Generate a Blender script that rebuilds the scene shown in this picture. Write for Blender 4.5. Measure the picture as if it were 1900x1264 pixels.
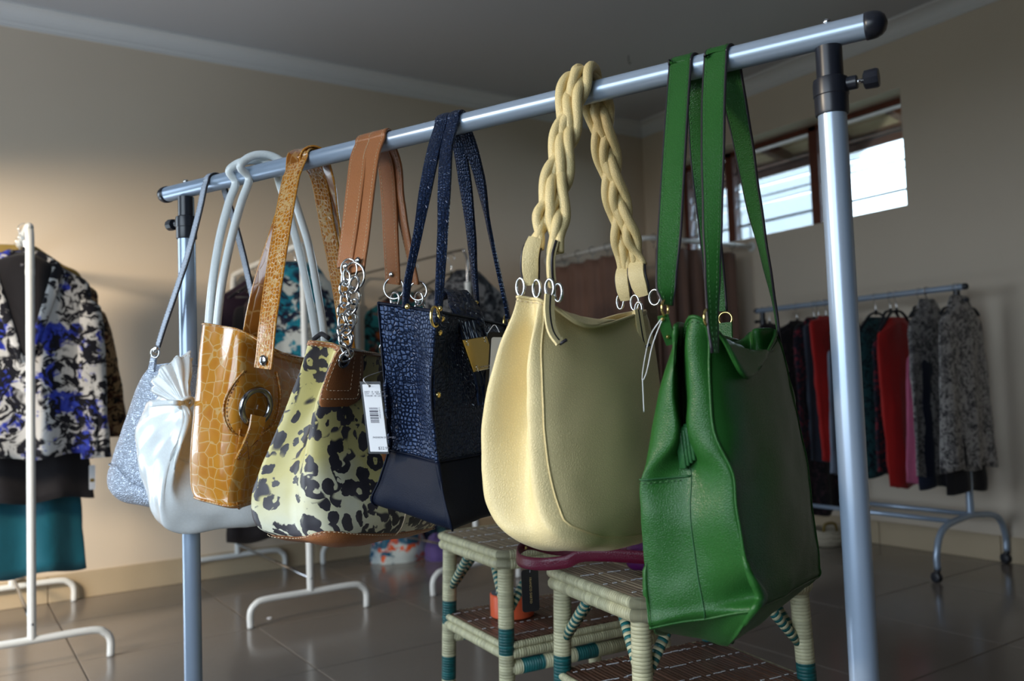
import bpy, bmesh, math, random
from mathutils import Vector as V, noise, Matrix
from math import sin, cos, pi, radians as rad

for o in list(bpy.data.objects): bpy.data.objects.remove(o)
scene = bpy.context.scene
COL = scene.collection
rng = random.Random(7)

# ------------------------------------------------------------------ camera
HC = 0.86
FPX, PITCH, ROLL, AZ = 1583.8, 0.05419, 0.03585, 0.98300
f0 = V((cos(AZ), sin(AZ), 0)); r0 = V((sin(AZ), -cos(AZ), 0)); zz = V((0, 0, 1))
CF = f0*cos(PITCH) + zz*sin(PITCH)
cu0 = zz*cos(PITCH) - f0*sin(PITCH)
CR = r0*cos(ROLL) - cu0*sin(ROLL)
CU = r0*sin(ROLL) + cu0*cos(ROLL)
CAM = V((0, 0, HC))
cd = bpy.data.cameras.new('camera'); cam = bpy.data.objects.new('camera', cd); COL.objects.link(cam)
cd.sensor_fit = 'HORIZONTAL'; cd.sensor_width = 36; cd.lens = FPX*36/1900
cd.clip_start = 0.02
m = Matrix((CR, CU, -CF)).transposed().to_4x4(); m.translation = CAM
cam.matrix_world = m
cd.dof.use_dof = True; cd.dof.focus_distance = 1.18; cd.dof.aperture_fstop = 5.0
scene.camera = cam
# ------------------------------------------------------------------ world, light, exposure
w = bpy.data.worlds.new('world'); scene.world = w; w.use_nodes = True
bg = w.node_tree.nodes['Background']; bg.inputs[0].default_value = (0.74, 0.87, 1.0, 1); bg.inputs[1].default_value = 5.0
XL = -0.85                                                           # wall on the camera's left, just outside the frame
DOOR_Y0, DOOR_Y1, DOOR_Z0, DOOR_Z1 = -0.45, 1.45, 0.60, 1.90          # big window beside the camera
PAS_Y0, PAS_Y1, PAS_Z1 = 2.25, 3.7, 1.75                             # doorway further along the same wall
def area(name, loc, rot, sx, sy, energy=0, color=(1, 1, 1), is_portal=False):
    l = bpy.data.lights.new(name, 'AREA'); l.shape = 'RECTANGLE'; l.size = sx; l.size_y = sy; l.energy = energy; l.color = color
    l.cycles.is_portal = is_portal
    o = bpy.data.objects.new(name, l); COL.objects.link(o); o.location = loc; o.rotation_euler = rot; return o
area('portal_side_window', (XL-0.02, (DOOR_Y0+DOOR_Y1)/2, (DOOR_Z0+DOOR_Z1)/2), (0, -pi/2, 0), DOOR_Z1-DOOR_Z0, DOOR_Y1-DOOR_Y0, is_portal=True)
area('portal_doorway', (XL-0.02, (PAS_Y0+PAS_Y1)/2, PAS_Z1/2), (0, -pi/2, 0), PAS_Z1, PAS_Y1-PAS_Y0, is_portal=True)
area('portal_high_window', (4.22, 3.2, 1.97), (0, pi/2, 0), 0.57, 1.64, is_portal=True)
# unseen warm area light added outside the doorway to rake over the left wall
warm_fill = area('warm_wall_fill', (-1.8, 1.75, 1.74), (0, 0, 0), 0.9, 0.36, 125, (1.0, .80, .56))
warm_fill.rotation_euler = (V((0.3, 3.9, 1.45))-warm_fill.location).to_track_quat('-Z', 'Y').to_euler()
vs = scene.view_settings
scene.display_settings.display_device = 'sRGB'
vs.view_transform = 'Standard'; vs.look = 'None'; vs.gamma = 1; vs.use_curve_mapping = False
vs.exposure = 0.34
scene.cycles.use_denoising = True
scene.cycles.max_bounces = 10; scene.cycles.diffuse_bounces = 5; scene.cycles.glossy_bounces = 4
scene.cycles.transmission_bounces = 6; scene.cycles.transparent_max_bounces = 12
scene.cycles.caustics_reflective = False; scene.cycles.caustics_refractive = False
scene.cycles.sample_clamp_indirect = 6

# ------------------------------------------------------------------ measuring helpers (photo pixel -> ray -> real plane)
def ray(px, py): return CF*FPX + CR*(px-950) - CU*(py-632)
def at(px, py, d): return CAM + ray(px, py)*(d/FPX)
def hit(px, py, n, p0):
    r = ray(px, py); return CAM + r*((V(p0)-CAM).dot(V(n))/r.dot(V(n)))
def onx(px, py, x): return hit(px, py, (1, 0, 0), (x, 0, 0))
def ony(px, py, y): return hit(px, py, (0, 1, 0), (0, y, 0))
def onz(px, py, z): return hit(px, py, (0, 0, 1), (0, 0, z))

# ------------------------------------------------------------------ material helpers
class NT:
    def __init__(s, name):
        s.mat = bpy.data.materials.new(name); s.mat.use_nodes = True
        s.t = s.mat.node_tree; s.b = s.t.nodes['Principled BSDF']
    def n(s, typ, ins=None, out=0, **props):
        nd = s.t.nodes.new('ShaderNode'+typ)
        for k, v in props.items(): setattr(nd, k, v)
        for k, v in (ins or {}).items():
            sk = nd.inputs[k]
            if isinstance(v, bpy.types.NodeSocket): s.t.links.new(v, sk)
            elif v is not None:
                if isinstance(v, (tuple, list)) and len(v) == 3 and sk.type == 'RGBA': v = (*v, 1)
                sk.default_value = v
        return nd.outputs[out]
    def uv(s): return s.n('TexCoord', out=2)
    def ob(s): return s.n('TexCoord', out=3)
    def mapp(s, v, scale=(1, 1, 1), loc=(0, 0, 0), rot=(0, 0, 0)): return s.n('Mapping', {0: v, 1: loc, 2: rot, 3: scale})
    def m(s, op, a, b=0.0, c=0.0): return s.n('Math', {0: a, 1: b, 2: c}, operation=op)
    def ramp(s, fac, stops, interp='LINEAR'):
        nd = s.t.nodes.new('ShaderNodeValToRGB'); s.t.links.new(fac, nd.inputs[0]); cr = nd.color_ramp; cr.interpolation = interp
        while len(cr.elements) < len(stops): cr.elements.new(0.5)
        for e, (p, c) in zip(cr.elements, stops):
            e.position = p; e.color = (*c, 1) if isinstance(c, tuple) else (c, c, c, 1)
        return nd.outputs[0]
    def noise(s, v, scale, detail=3, rough=.5, dist=0, out=0): return s.n('TexNoise', {'Vector': v, 'Scale': scale, 'Detail': detail, 'Roughness': rough, 'Distortion': dist}, out=out)
    def voro(s, v, scale, feature='F1', out=0, rnd=1.0):
        return s.n('TexVoronoi', {'Vector': v, 'Scale': scale, 'Randomness': rnd}, out=out, feature=feature)
    def mix(s, f, a, b, typ='MIX'):
        nd = s.t.nodes.new('ShaderNodeMix'); nd.data_type = 'RGBA'; nd.blend_type = typ
        for k, v in ((0, f), (6, a), (7, b)):
            if isinstance(v, bpy.types.NodeSocket): s.t.links.new(v, nd.inputs[k])
            else: nd.inputs[k].default_value = (*v, 1) if isinstance(v, tuple) else v
        return nd.outputs[2]
    def warp(s, v, scale, amt):
        n_ = s.noise(v, scale, 2, out=1)
        c = s.n('VectorMath', {0: n_, 1: (.5, .5, .5)}, operation='SUBTRACT')
        c = s.n('VectorMath', {0: c, 'Scale': amt}, operation='SCALE')
        return s.n('VectorMath', {0: v, 1: c}, operation='ADD')
    def bump(s, h, strength=.5, dist=.001, normal=None):
        return s.n('Bump', {'Height': h, 'Strength': strength, 'Distance': dist, 'Normal': normal} if normal else {'Height': h, 'Strength': strength, 'Distance': dist})
    def fin(s, color=None, rough=None, metal=None, normal=None, coat=None, coatr=None, spec=None, sheen=None, trans=None, ior=None, alpha=None):
        def st(k, v):
            if v is None: return
            if isinstance(v, bpy.types.NodeSocket): s.t.links.new(v, s.b.inputs[k])
            else: s.b.inputs[k].default_value = (*v, 1) if isinstance(v, tuple) else v
        st('Base Color', color); st('Roughness', rough); st('Metallic', metal); st('Normal', normal); st('Coat Weight', coat); st('Coat Roughness', coatr)
        st('Specular IOR Level', spec); st('Sheen Weight', sheen); st('Transmission Weight', trans); st('IOR', ior); st('Alpha', alpha)
        return s.mat
def plain(name, color, rough=.5, metal=0, spec=.5, coat=0, var=0.0, vscale=20, bump=0, bscale=300, bdist=.0006, **kw):
    t = NT(name); o = t.ob(); c = color; nrm = None
    if var:
        n_ = t.noise(o, vscale, 4)
        c = t.mix(n_, tuple(x*(1-var) for x in color), tuple(min(1, x*(1+var)) for x in color))
    if bump: nrm = t.bump(t.noise(o, bscale, 3), bump, bdist)
    return t.fin(c, rough, metal, nrm, coat, spec=spec, **kw)

M = {}
M['wall'] = plain('wall_paint', (.68, .585, .47), .55, spec=.3, var=.03, vscale=3, bump=.15, bscale=180)
M['dark_wall'] = plain('low_bounce_wall', (.10, .095, .09), .6, var=.03, vscale=3)  # unseen walls made dark only to cut bounce light in the room
M['ceil'] = plain('ceiling_paint', (.50, .50, .52), .7, var=.03, vscale=2)
M['cornice'] = plain('cornice_paint', (.72, .72, .72), .6, var=.02, vscale=5)
M['grout'] = plain('grout', (.10, .09, .08), .8, var=.2, vscale=60)
def tilemat():
    t = NT('floor_tile'); o = t.n('NewGeometry')
    n1 = t.noise(o, 2.2, 4); n2 = t.noise(o, 40, 4)
    c = t.mix(n1, (.18, .152, .13), (.23, .198, .17)); c = t.mix(t.m('MULTIPLY', n2, .3), c, (.15, .125, .105))
    return t.fin(c, t.m('MULTIPLY_ADD', n1, .10, .12), spec=.5)
M['tile'] = tilemat()
M['base_tile'] = plain('baseboard_tile', (.50, .40, .27), .3, var=.12, vscale=6)
M['steel'] = plain('grey_blue_enamel', (.36, .45, .58), .27, metal=.35, spec=.6, var=.02, vscale=10)
M['white_metal'] = plain('white_enamel', (.75, .77, .76), .35, var=.02, vscale=10)
M['black_plastic'] = plain('black_plastic', (.012, .014, .022), .32, var=.2, vscale=30)
M['dark_plastic'] = plain('dark_caster_plastic', (.02, .022, .03), .45, var=.2, vscale=30)
M['chrome'] = plain('chrome', (.70, .70, .70), .14, metal=1, var=.05, vscale=40)
M['nickel'] = plain('brushed_nickel', (.33, .33, .34), .2, metal=1, var=.1, vscale=40)
M['brass'] = plain('brass', (.75, .58, .22), .2, metal=1, var=.08, vscale=40)
M['gold_plate'] = plain('polished_gold', (.60, .47, .17), .1, metal=1, var=.05, vscale=20)
M['thread'] = plain('pale_thread', (.62, .50, .34), .8, var=.1, vscale=90)
M['wood'] = plain('red_brown_wood', (.13, .035, .02), .4, var=.35, vscale=25)
M['edge'] = plain('dark_edge_paint', (.018, .015, .022), .4, var=.2, vscale=50)
M['white_card'] = plain('white_card', (.78, .80, .84), .5, var=.02, vscale=20)
M['black_card'] = plain('black_card', (.01, .01, .014), .35, var=.2, vscale=20)
M['ink'] = plain('grey_ink', (.10, .10, .13), .7, var=.1, vscale=50)
M['gold_ink'] = plain('gold_ink', (.45, .33, .14), .4, var=.1, vscale=50)
M['nylon'] = plain('clear_nylon', (.8, .8, .82), .3, var=.02)
def glass(name, tint=(.9, .95, .96), rough=.02):
    t = NT(name); o = t.ob()
    tr = t.n('BsdfTransparent', {0: tint}); gl = t.n('BsdfGlossy', {0: (.9, .92, .95), 'Roughness': rough})
    f = t.n('Fresnel', {0: 1.5}); mx = t.n('MixShader', {0: t.m('MULTIPLY', f, .9), 1: tr, 2: gl})
    t.t.links.new(mx, t.t.nodes['Material Output'].inputs[0]); return t.mat
M['glass'] = glass('window_glass')
M['clear_plastic'] = glass('clear_plastic', (.72, .72, .70), .08)

def leather(name, col, rough=.42, scale=260, depth=.0012, strength=.5, dark=.72, metal=0, spec=.5, coat=0, big=0.0, sheen=0, pit=.75, st=(1, 1, 1)):
    t = NT(name); o = t.mapp(t.ob(), st); w_ = t.warp(o, 60, .004)
    vd = t.voro(w_, scale, 'DISTANCE_TO_EDGE'); n1 = t.noise(o, 9, 4); n2 = t.noise(o, 500, 2)
    c = t.mix(n1, tuple(x*dark for x in col), col)
    pc = t.ramp(vd, [(0, pit), (.18, 1.0)])
    c = t.mix(.6, c, pc, 'MULTIPLY')
    h = t.m('ADD', t.ramp(vd, [(0, 0.0), (.30, 1.0)]), t.m('MULTIPLY', n2, .25))
    h = t.m('MULTIPLY_ADD', n1, big, h) if big else h
    return t.fin(c, t.m('MULTIPLY_ADD', n1, .12, rough-.06), metal, t.bump(h, strength, depth), coat, .15, spec, sheen)
M['green'] = leather('green_pebbled_leather', (.022, .116, .021), .34, 420, .0007, .25, spec=.28)
M['green_thread'] = plain('green_thread', (.05, .15, .05), .8, var=.1, vscale=90)
M['green_in'] = leather('green_lining', (.016, .11, .028), .5, 300, .0006, .3)
M['yellow'] = leather('yellow_soft_leather', (.84, .69, .36), .5, 330, .0007, .35, .88, sheen=.1, pit=.88)
M['yellow_rope'] = leather('yellow_braid_leather', (.84, .67, .33), .5, 400, .0007, .4, .85)
M['brown'] = leather('saddle_brown_leather', (.40, .15, .052), .36, 380, .0005, .3, .7)
M['silver'] = leather('silver_crinkled_leather', (.46, .52, .63), .33, 190, .0013, .75, .88, metal=.55, pit=.9, st=(1, 1, 1.7))
M['silver_strap'] = leather('silver_strap_leather', (.50, .55, .64), .4, 260, .0008, .4, .85)
M['white'] = leather('white_patent_leather', (.86, .90, .90), .2, 140, .0003, .15, .97, coat=.6, pit=.94)
M['maroon'] = leather('maroon_leather', (.16, .006, .035), .35, 300, .0005, .3)
M['purple'] = leather('purple_leather', (.10, .006, .10), .35, 300, .0005, .3)
def croc(name, cell, line, dark, scale, asp=1.3, bump=.7, bd=.0015, coat=.8, rough=.22, lw=.05, usemix=True, spec=.5, coatr=.08, tint=None):
    t = NT(name); u = t.mapp(t.uv(), (1, asp, 1)); u = t.warp(u, 25, .012)
    vd = t.voro(u, scale, 'DISTANCE_TO_EDGE', rnd=.58); vc = t.voro(u, scale, 'F1', out=1, rnd=.58)
    c = t.mix(t.n('SeparateColor', {0: vc}), cell, dark) if usemix else cell
    c = t.mix(t.ramp(vd, [(0, 0.0), (.3, 1.0)]), tuple(x*.95 for x in cell), c)
    c = t.mix(t.ramp(vd, [(lw*.6, 1.0), (lw, 0.0)]), c, line)
    n2 = t.noise(u, scale*4, 3)
    h = t.m('MULTIPLY_ADD', n2, .08, t.ramp(vd, [(0, 0.0), (.10, .7), (.3, 1.0)]))
    if tint: t.b.inputs['Specular Tint'].default_value = (*tint, 1)  # highlight colour put into the leather, standing in for bluish light
    return t.fin(c, rough, 0, t.bump(h, bump, bd), coat, coatr, spec)
M['tan_croc'] = croc('amber_croc_leather', (.60, .25, .025), (.62, .37, .13), (.50, .175, .014), 50, 1.2, .22, .0007, coat=1.0, lw=.045, coatr=.03)
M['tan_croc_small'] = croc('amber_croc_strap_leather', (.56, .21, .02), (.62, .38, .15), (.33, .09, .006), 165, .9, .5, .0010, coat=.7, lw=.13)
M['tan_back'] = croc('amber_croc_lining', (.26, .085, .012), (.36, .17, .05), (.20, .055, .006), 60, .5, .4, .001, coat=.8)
M['navy'] = croc('navy_croc_leather', (.006, .012, .034), (.004, .008, .022), (.008, .018, .05), 210, .9, .8, .0014, coat=.0, rough=.30, lw=.1, tint=(.45, .6, 1.0))
M['navy_plain'] = leather('navy_smooth_leather', (.005, .009, .024), .5, 500, .0004, .25, spec=.12)
M['navy_scale'] = croc('navy_ridged_leather', (.006, .012, .034), (.004, .008, .022), (.008, .016, .04), 120, .35, 1.0, .0025, coat=.0, rough=.28, lw=.1, spec=.35, tint=(.45, .6, 1.0))

def leopard():
    t = NT('leopard_print'); u = t.warp(t.uv(), 60, .007)
    big = t.noise(t.uv(), 13, 2); nz = t.m('MULTIPLY_ADD', t.noise(u, 110, 2), .24, -.12)
    d = t.m('ADD', t.voro(u, 36, 'F1', rnd=.8), nz)
    ring = t.ramp(d, [(0, 0.0), (.20, 0.0), (.22, 1.0), (.55, 1.0), (.57, 0.0)])
    gaps = t.ramp(t.noise(u, 60, 1), [(.31, 0.0), (.34, 1.0)])
    dots = t.ramp(t.voro(t.uv(), 150, 'F1'), [(.34, 1.0), (.40, 0.0)]); inner = t.ramp(d, [(.11, 1.0), (.13, 0.0)])
    ros = t.m('MAXIMUM', t.m('MULTIPLY', ring, gaps), t.m('MULTIPLY', dots, inner))
    v2 = t.mapp(u, (1, .72, 1), rot=(0, 0, .5)); solid = t.ramp(t.m('ADD', t.voro(v2, 58, 'F1', rnd=.9), nz), [(.53, 1.0), (.55, 0.0)])
    sel = t.ramp(big, [(.49, 0.0), (.51, 1.0)]); dark = t.mix(sel, ros, solid)
    yv = t.n('SeparateXYZ', {0: t.uv()}, out=1)
    pale = t.ramp(t.m('ADD', t.m('MULTIPLY', yv, 2.2), t.m('MULTIPLY_ADD', t.noise(u, 8, 3), .8, -.4)), [(.36, 0.0), (.62, 1.0)])
    base = t.mix(pale, (.62, .55, .23), (.74, .75, .62))
    base = t.mix(t.m('MULTIPLY', t.noise(u, 60, 3), .35), base, (.42, .36, .12))
    dk = t.mix(t.ramp(t.noise(u, 20, 2), [(.4, 0.0), (.6, 1.0)]), (.030, .028, .035), (.055, .05, .06))
    return t.fin(t.mix(dark, base, dk), .42, 0, t.bump(t.noise(t.ob(), 500, 2), .2, .0004), spec=.45)
M['leopard'] = leopard()

def floral(name, base, c1, c1b, c2, s1=9, s2=24, seed=0, rough=.7, th1=.52, band=.075):
    t = NT(name); o = t.mapp(t.ob(), loc=(seed, seed*.7, 0)); u = t.warp(o, 14, .05)
    n1 = t.noise(u, s1, 4, .6); n2 = t.noise(u, s2, 3, .6, 1.2); n3 = t.noise(u, s1*5, 3); n4 = t.noise(u, s2*.55, 2, .5, .8)
    blue = t.mix(t.ramp(n3, [(.35, 0.0), (.65, 1.0)]), c1, c1b)
    c = t.mix(t.ramp(n1, [(th1, 0.0), (th1+.04, 1.0)]), base, blue)
    blk = t.ramp(t.m('ABSOLUTE', t.m('SUBTRACT', n2, .43)), [(band*.6, 1.0), (band, 0.0)])
    blk = t.m('MULTIPLY', blk, t.ramp(n4, [(.40, 0.0), (.46, 1.0)]))
    c = t.mix(blk, c, c2)
    return t.fin(c, rough, 0, t.bump(t.noise(o, 30, 3), .15, .004), spec=.25, sheen=.1)
M['blue_floral'] = floral('blue_floral_fabric', (.62, .62, .62), (.012, .02, .30), (.05, .09, .60), (.006, .006, .012), 10, 24, 1, th1=.53, band=.13)
M['brown_leopard'] = floral('brown_leopard_fabric', (.40, .26, .13), (.06, .02, .01), (.10, .035, .015), (.006, .004, .004), 28, 34, 3)
M['teal_floral'] = floral('teal_floral_fabric', (.55, .58, .56), (.005, .11, .20), (.01, .26, .34), (.006, .008, .03), 10, 14, 5, th1=.47)
M['orange_teal'] = floral('orange_teal_fabric', (.02, .20, .20), (.22, .03, .008), (.40, .10, .02), (.008, .006, .006), 12, 14, 8)
M['grey_fur'] = floral('grey_mottled_fabric', (.25, .25, .26), (.02, .024, .035), (.06, .065, .075), (.008, .009, .015), 16, 30, 11, .9, .48)
M['snake'] = floral('grey_snake_print_fabric', (.40, .38, .37), (.16, .15, .16), (.25, .24, .24), (.035, .034, .04), 22, 48, 13, .6, .54)
M['teal_print'] = floral('dark_teal_print_fabric', (.018, .075, .085), (.008, .035, .06), (.03, .12, .12), (.006, .012, .02), 16, 30, 17)
M['dark_print'] = floral('black_burgundy_print_fabric', (.012, .009, .012), (.035, .012, .02), (.05, .03, .035), (.006, .005, .008), 30, 40, 19)
M['navy_red_print'] = floral('navy_red_dotted_fabric', (.012, .016, .03), (.16, .012, .02), (.25, .03, .05), (.006, .006, .012), 60, 40, 23)
M['pile_print'] = floral('orange_blue_white_print_fabric', (.50, .58, .60), (.62, .07, .015), (.70, .12, .03), (.01, .09, .17), 9, 9, 29, .5, .5, .14)
M['pile_teal'] = floral('teal_lilac_print_fabric', (.10, .30, .34), (.02, .10, .22), (.25, .2, .38), (.01, .02, .05), 10, 14, 31, .5)
def cloth(name, col, rough=.75, var=.25, sat=0):
    t = NT(name); o = t.ob(); n1 = t.noise(o, 6, 4); n2 = t.noise(o, 14, 3, .5, .6)
    c = t.mix(n1, tuple(x*(1-var) for x in col), tuple(min(1, x*(1+var)) for x in col))
    return t.fin(c, rough, 0, t.bump(n2, .35, .01), spec=.3, sheen=.15)
M['black_cloth'] = cloth('black_fabric', (.007, .006, .009))
M['teal_cloth'] = cloth('teal_satin_fabric', (.008, .10, .145), .42)
M['olive_cloth'] = cloth('olive_gold_fabric', (.22, .15, .035))
M['plum_cloth'] = cloth('dark_plum_fabric', (.016, .005, .018))
M['red_cloth'] = cloth('red_fabric', (.42, .012, .010), .6)
M['pink_cloth'] = cloth('pink_fabric', (.60, .14, .27), .6)
M['lightblue_cloth'] = cloth('grey_blue_fabric', (.20, .24, .32), .6)
M['slate_cloth'] = cloth('slate_blue_fabric', (.028, .036, .055), .6)
M['navy_cloth'] = cloth('navy_fabric', (.008, .012, .03))
M['curtain'] = cloth('brown_curtain_fabric', (.20, .115, .088), .65, .12)
M['purple_cloth'] = cloth('purple_fabric', (.09, .06, .22))
M['straw'] = plain('straw', (.42, .37, .28), .7, var=.3, vscale=120, bump=.5, bscale=200, bdist=.002)
M['orange_tape'] = plain('orange_tape', (.80, .13, .05), .3, var=.05, vscale=30)
M['cardboard'] = plain('cardboard', (.35, .24, .14), .8, var=.1, vscale=60)
M['slat'] = NT('dark_bamboo').mat
def slatmat(name, a, b, rough):
    t = NT(name); o = t.ob(); n1 = t.noise(t.mapp(o, (60, 6, 60)), 1.0, 4); r = t.n('ObjectInfo', out=5)
    c = t.mix(n1, a, b); c = t.mix(t.m('MULTIPLY', r, .55), c, tuple(x*.45 for x in a))
    return t.fin(c, rough, 0, t.bump(n1, .3, .0006))
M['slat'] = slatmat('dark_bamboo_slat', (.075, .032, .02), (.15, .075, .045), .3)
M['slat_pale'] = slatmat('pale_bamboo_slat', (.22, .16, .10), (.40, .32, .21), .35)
def wrap(name, bands, period=.0055, cream=(.58, .56, .36), teal=(.006, .105, .105)):
    """cane wound round a pole: v of the UV map runs along the pole in metres; bands = [(v0, v1)] wound in teal"""
    t = NT(name); v = t.n('SeparateXYZ', {0: t.uv()}, out=1)
    ph = t.m('MULTIPLY', v, 2*pi/period); s_ = t.m('SINE', ph)
    h = t.m('POWER', t.m('ABSOLUTE', t.m('SINE', t.m('MULTIPLY', ph, .5))), .5)
    turn = t.m('FLOOR', t.m('DIVIDE', v, period)); tn = t.n('TexWhiteNoise', {'W': turn}, out=0, noise_dimensions='1D')
    cr = t.mix(tn, tuple(x*.78 for x in cream), tuple(min(1, x*1.2) for x in cream))
    cr = t.mix(t.m('MULTIPLY', t.noise(t.ob(), 90, 3), .35), cr, (.36, .31, .17))
    if bands == 'stripe':
        mask = t.m('GREATER_THAN', t.m('FRACT', t.m('DIVIDE', v, .0105)), .5)
    else:
        mask = None
        for a, b in bands:
            k = t.m('MULTIPLY', t.m('GREATER_THAN', v, a), t.m('LESS_THAN', v, b))
            mask = k if mask is None else t.m('MAXIMUM', mask, k)
    tl = t.mix(tn, tuple(x*.7 for x in teal), tuple(x*1.3 for x in teal))
    c = t.mix(mask, cr, tl) if mask is not None else cr
    c = t.mix(t.ramp(h, [(0, 0.0), (.35, 1.0)]), t.mix(.6, c, (.02, .018, .01)), c)
    return t.fin(c, .45, 0, t.bump(h, .8, .0012))
M['wrap_leg'] = wrap('cane_wound_leg', [(.08, .13), (.225, .275), (.345, .395)])
M['wrap_cream'] = wrap('cane_wound_frame', [])
M['wrap_rail'] = wrap('cane_wound_rail', [(.03, .08), (.155, .205), (.29, .335)])
M['wrap_stripe'] = wrap('striped_cane_brace', 'stripe', .0105/2)

# ------------------------------------------------------------------ mesh helpers
def porigin(p):
    o = V((0, 0, 0))
    while p is not None: o = o + p.location; p = p.parent
    return o
class MB:
    def __init__(s): s.v = []; s.f = []; s.uv = []
    def add(s, vs_, fs, uvs=None):
        k = len(s.v); s.v += [V(x) for x in vs_]; s.f += [tuple(i+k for i in f) for f in fs]
        s.uv += list(uvs) if uvs else [(x[0], x[1]) for x in vs_]
        return s
    def build(s, name, mat, parent=None, smooth=True, solid=0, soff=-1, label=None, auto=None):
        me = bpy.data.meshes.new(name); org = porigin(parent)
        me.from_pydata([tuple(x-org) for x in s.v], [], s.f)
        ul = me.uv_layers.new(name='UVMap')
        for l in me.loops: ul.data[l.index].uv = s.uv[l.vertex_index]
        if smooth: me.polygons.foreach_set('use_smooth', [True]*len(me.polygons))
        me.materials.append(mat); o = bpy.data.objects.new(name, me); COL.objects.link(o)
        if parent: o.parent = parent
        if auto is not None:
            me.set_sharp_from_angle(angle=rad(auto))
        if solid:
            md = o.modifiers.new('thickness', 'SOLIDIFY'); md.thickness = solid; md.offset = soff
        if label: o['label'] = label
        me.update(); return o
    # shapes
    def tube(s, path, r, sides=10, closed=False, caps=True, aspect=1.0, up=None):
        P = [V(p) for p in path]; n = len(P); R = r if isinstance(r, (list, tuple)) else [r]*n
        T = []
        for i in range(n):
            a = P[(i-1) % n] if (closed or i > 0) else P[i]; b = P[(i+1) % n] if (closed or i < n-1) else P[i]
            t = (b-a); T.append(t.normalized() if t.length > 1e-9 else V((0, 0, 1)))
        ref = V(up) if up else (V((0, 0, 1)) if abs(T[0].z) < .9 else V((1, 0, 0)))
        N_ = (ref - T[0]*ref.dot(T[0])).normalized(); vv = []; uu = []; L = 0
        for i in range(n):
            if i: L += (P[i]-P[i-1]).length; N_ = (N_ - T[i]*N_.dot(T[i])).normalized()
            B = T[i].cross(N_)
            for k in range(sides):
                a = 2*pi*k/sides; vv.append(P[i] + N_*(cos(a)*R[i]) + B*(sin(a)*R[i]*aspect)); uu.append((k/sides*2*pi*R[i], L))
        ff = []
        for i in range(n if closed else n-1):
            j = (i+1) % n
            for k in range(sides):
                k2 = (k+1) % sides; ff.append((i*sides+k, i*sides+k2, j*sides+k2, j*sides+k))
        if caps and not closed:
            ff.append(tuple(reversed(range(sides)))); ff.append(tuple((n-1)*sides+k for k in range(sides)))
        return s.add(vv, ff, uu)
    def ribbon(s, pts, wds, wdirs, thick, pad=.0):
        """flat strap: rounded-rectangle section swept along pts"""
        n = len(pts); vv = []; uu = []; L = 0
        for i in range(n):
            t = (pts[min(i+1, n-1)]-pts[max(i-1, 0)]).normalized()
            w_ = wdirs[i]; w_ = (w_ - t*w_.dot(t)).normalized(); nn = t.cross(w_)
            if i: L += (pts[i]-pts[i-1]).length
            hw = wds[i]/2; h = thick/2
            for (x, y) in ((-1, 0), (-.93, 1), (-.3, 1+pad), (.3, 1+pad), (.93, 1), (1, 0), (.93, -1), (.3, -1-pad), (-.3, -1-pad), (-.93, -1)):
                vv.append(pts[i] + w_*(x*hw) + nn*(y*h)); uu.append((x*hw, L))
        k = 10; ff = []
        for i in range(n-1):
            for j in range(k):
                j2 = (j+1) % k; ff.append((i*k+j, (i+1)*k+j, (i+1)*k+j2, i*k+j2))
        ff.append(tuple(range(k))); ff.append(tuple(reversed([(n-1)*k+j for j in range(k)])))
        return s.add(vv, ff, uu)
    def ball(s, c, r, sx=1, sy=1, sz=1, seg=12, rings=8):
        bm = bmesh.new(); bmesh.ops.create_uvsphere(bm, u_segments=seg, v_segments=rings, radius=r)
        bm.verts.index_update(); vs_ = [V((v.co.x*sx, v.co.y*sy, v.co.z*sz))+V(c) for v in bm.verts]; fs = [[v.index for v in f.verts] for f in bm.faces]; bm.free()
        return s.add(vs_, fs)
    def box(s, c, size, rot=None, bev=0.0, seg=2):
        bm = bmesh.new(); bmesh.ops.create_cube(bm, size=1)
        bmesh.ops.scale(bm, vec=V(size), verts=bm.verts)
        if bev: bmesh.ops.bevel(bm, geom=list(bm.edges)+list(bm.verts), offset=bev, segments=seg, affect='EDGES', profile=.5)
        bm.verts.index_update(); R_ = rot or Matrix.Identity(3)
        vs_ = [R_ @ v.co + V(c) for v in bm.verts]; fs = [[v.index for v in f.verts] for f in bm.faces]; bm.free()
        return s.add(vs_, fs)
    def lathe(s, prof, org, axis=(0, 0, 1), seg=20, caps=True):
        """prof = [(radius, distance along axis)]"""
        ax = V(axis).normalized(); x = ax.orthogonal().normalized(); y = ax.cross(x); vv = []
        for r, h in prof:
            for k in range(seg): a = 2*pi*k/seg; vv.append(V(org)+ax*h+x*(cos(a)*r)+y*(sin(a)*r))
        ff = []
        for i in range(len(prof)-1):
            for k in range(seg):
                k2 = (k+1) % seg; ff.append((i*seg+k, i*seg+k2, (i+1)*seg+k2, (i+1)*seg+k))
        if caps: ff.append(tuple(reversed(range(seg)))); ff.append(tuple((len(prof)-1)*seg+k for k in range(seg)))
        return s.add(vv, ff)
    def torus(s, c, R, r, n, seg=24, sides=8, sx=1.0, xdir=None):
        nn = V(n).normalized(); x = V(xdir) if xdir else nn.orthogonal(); x = (x-nn*x.dot(nn)).normalized(); y = nn.cross(x)
        path = [V(c)+x*(cos(2*pi*k/seg)*R*sx)+y*(sin(2*pi*k/seg)*R) for k in range(seg)]
        return s.tube(path, r, sides, closed=True, up=nn)

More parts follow.
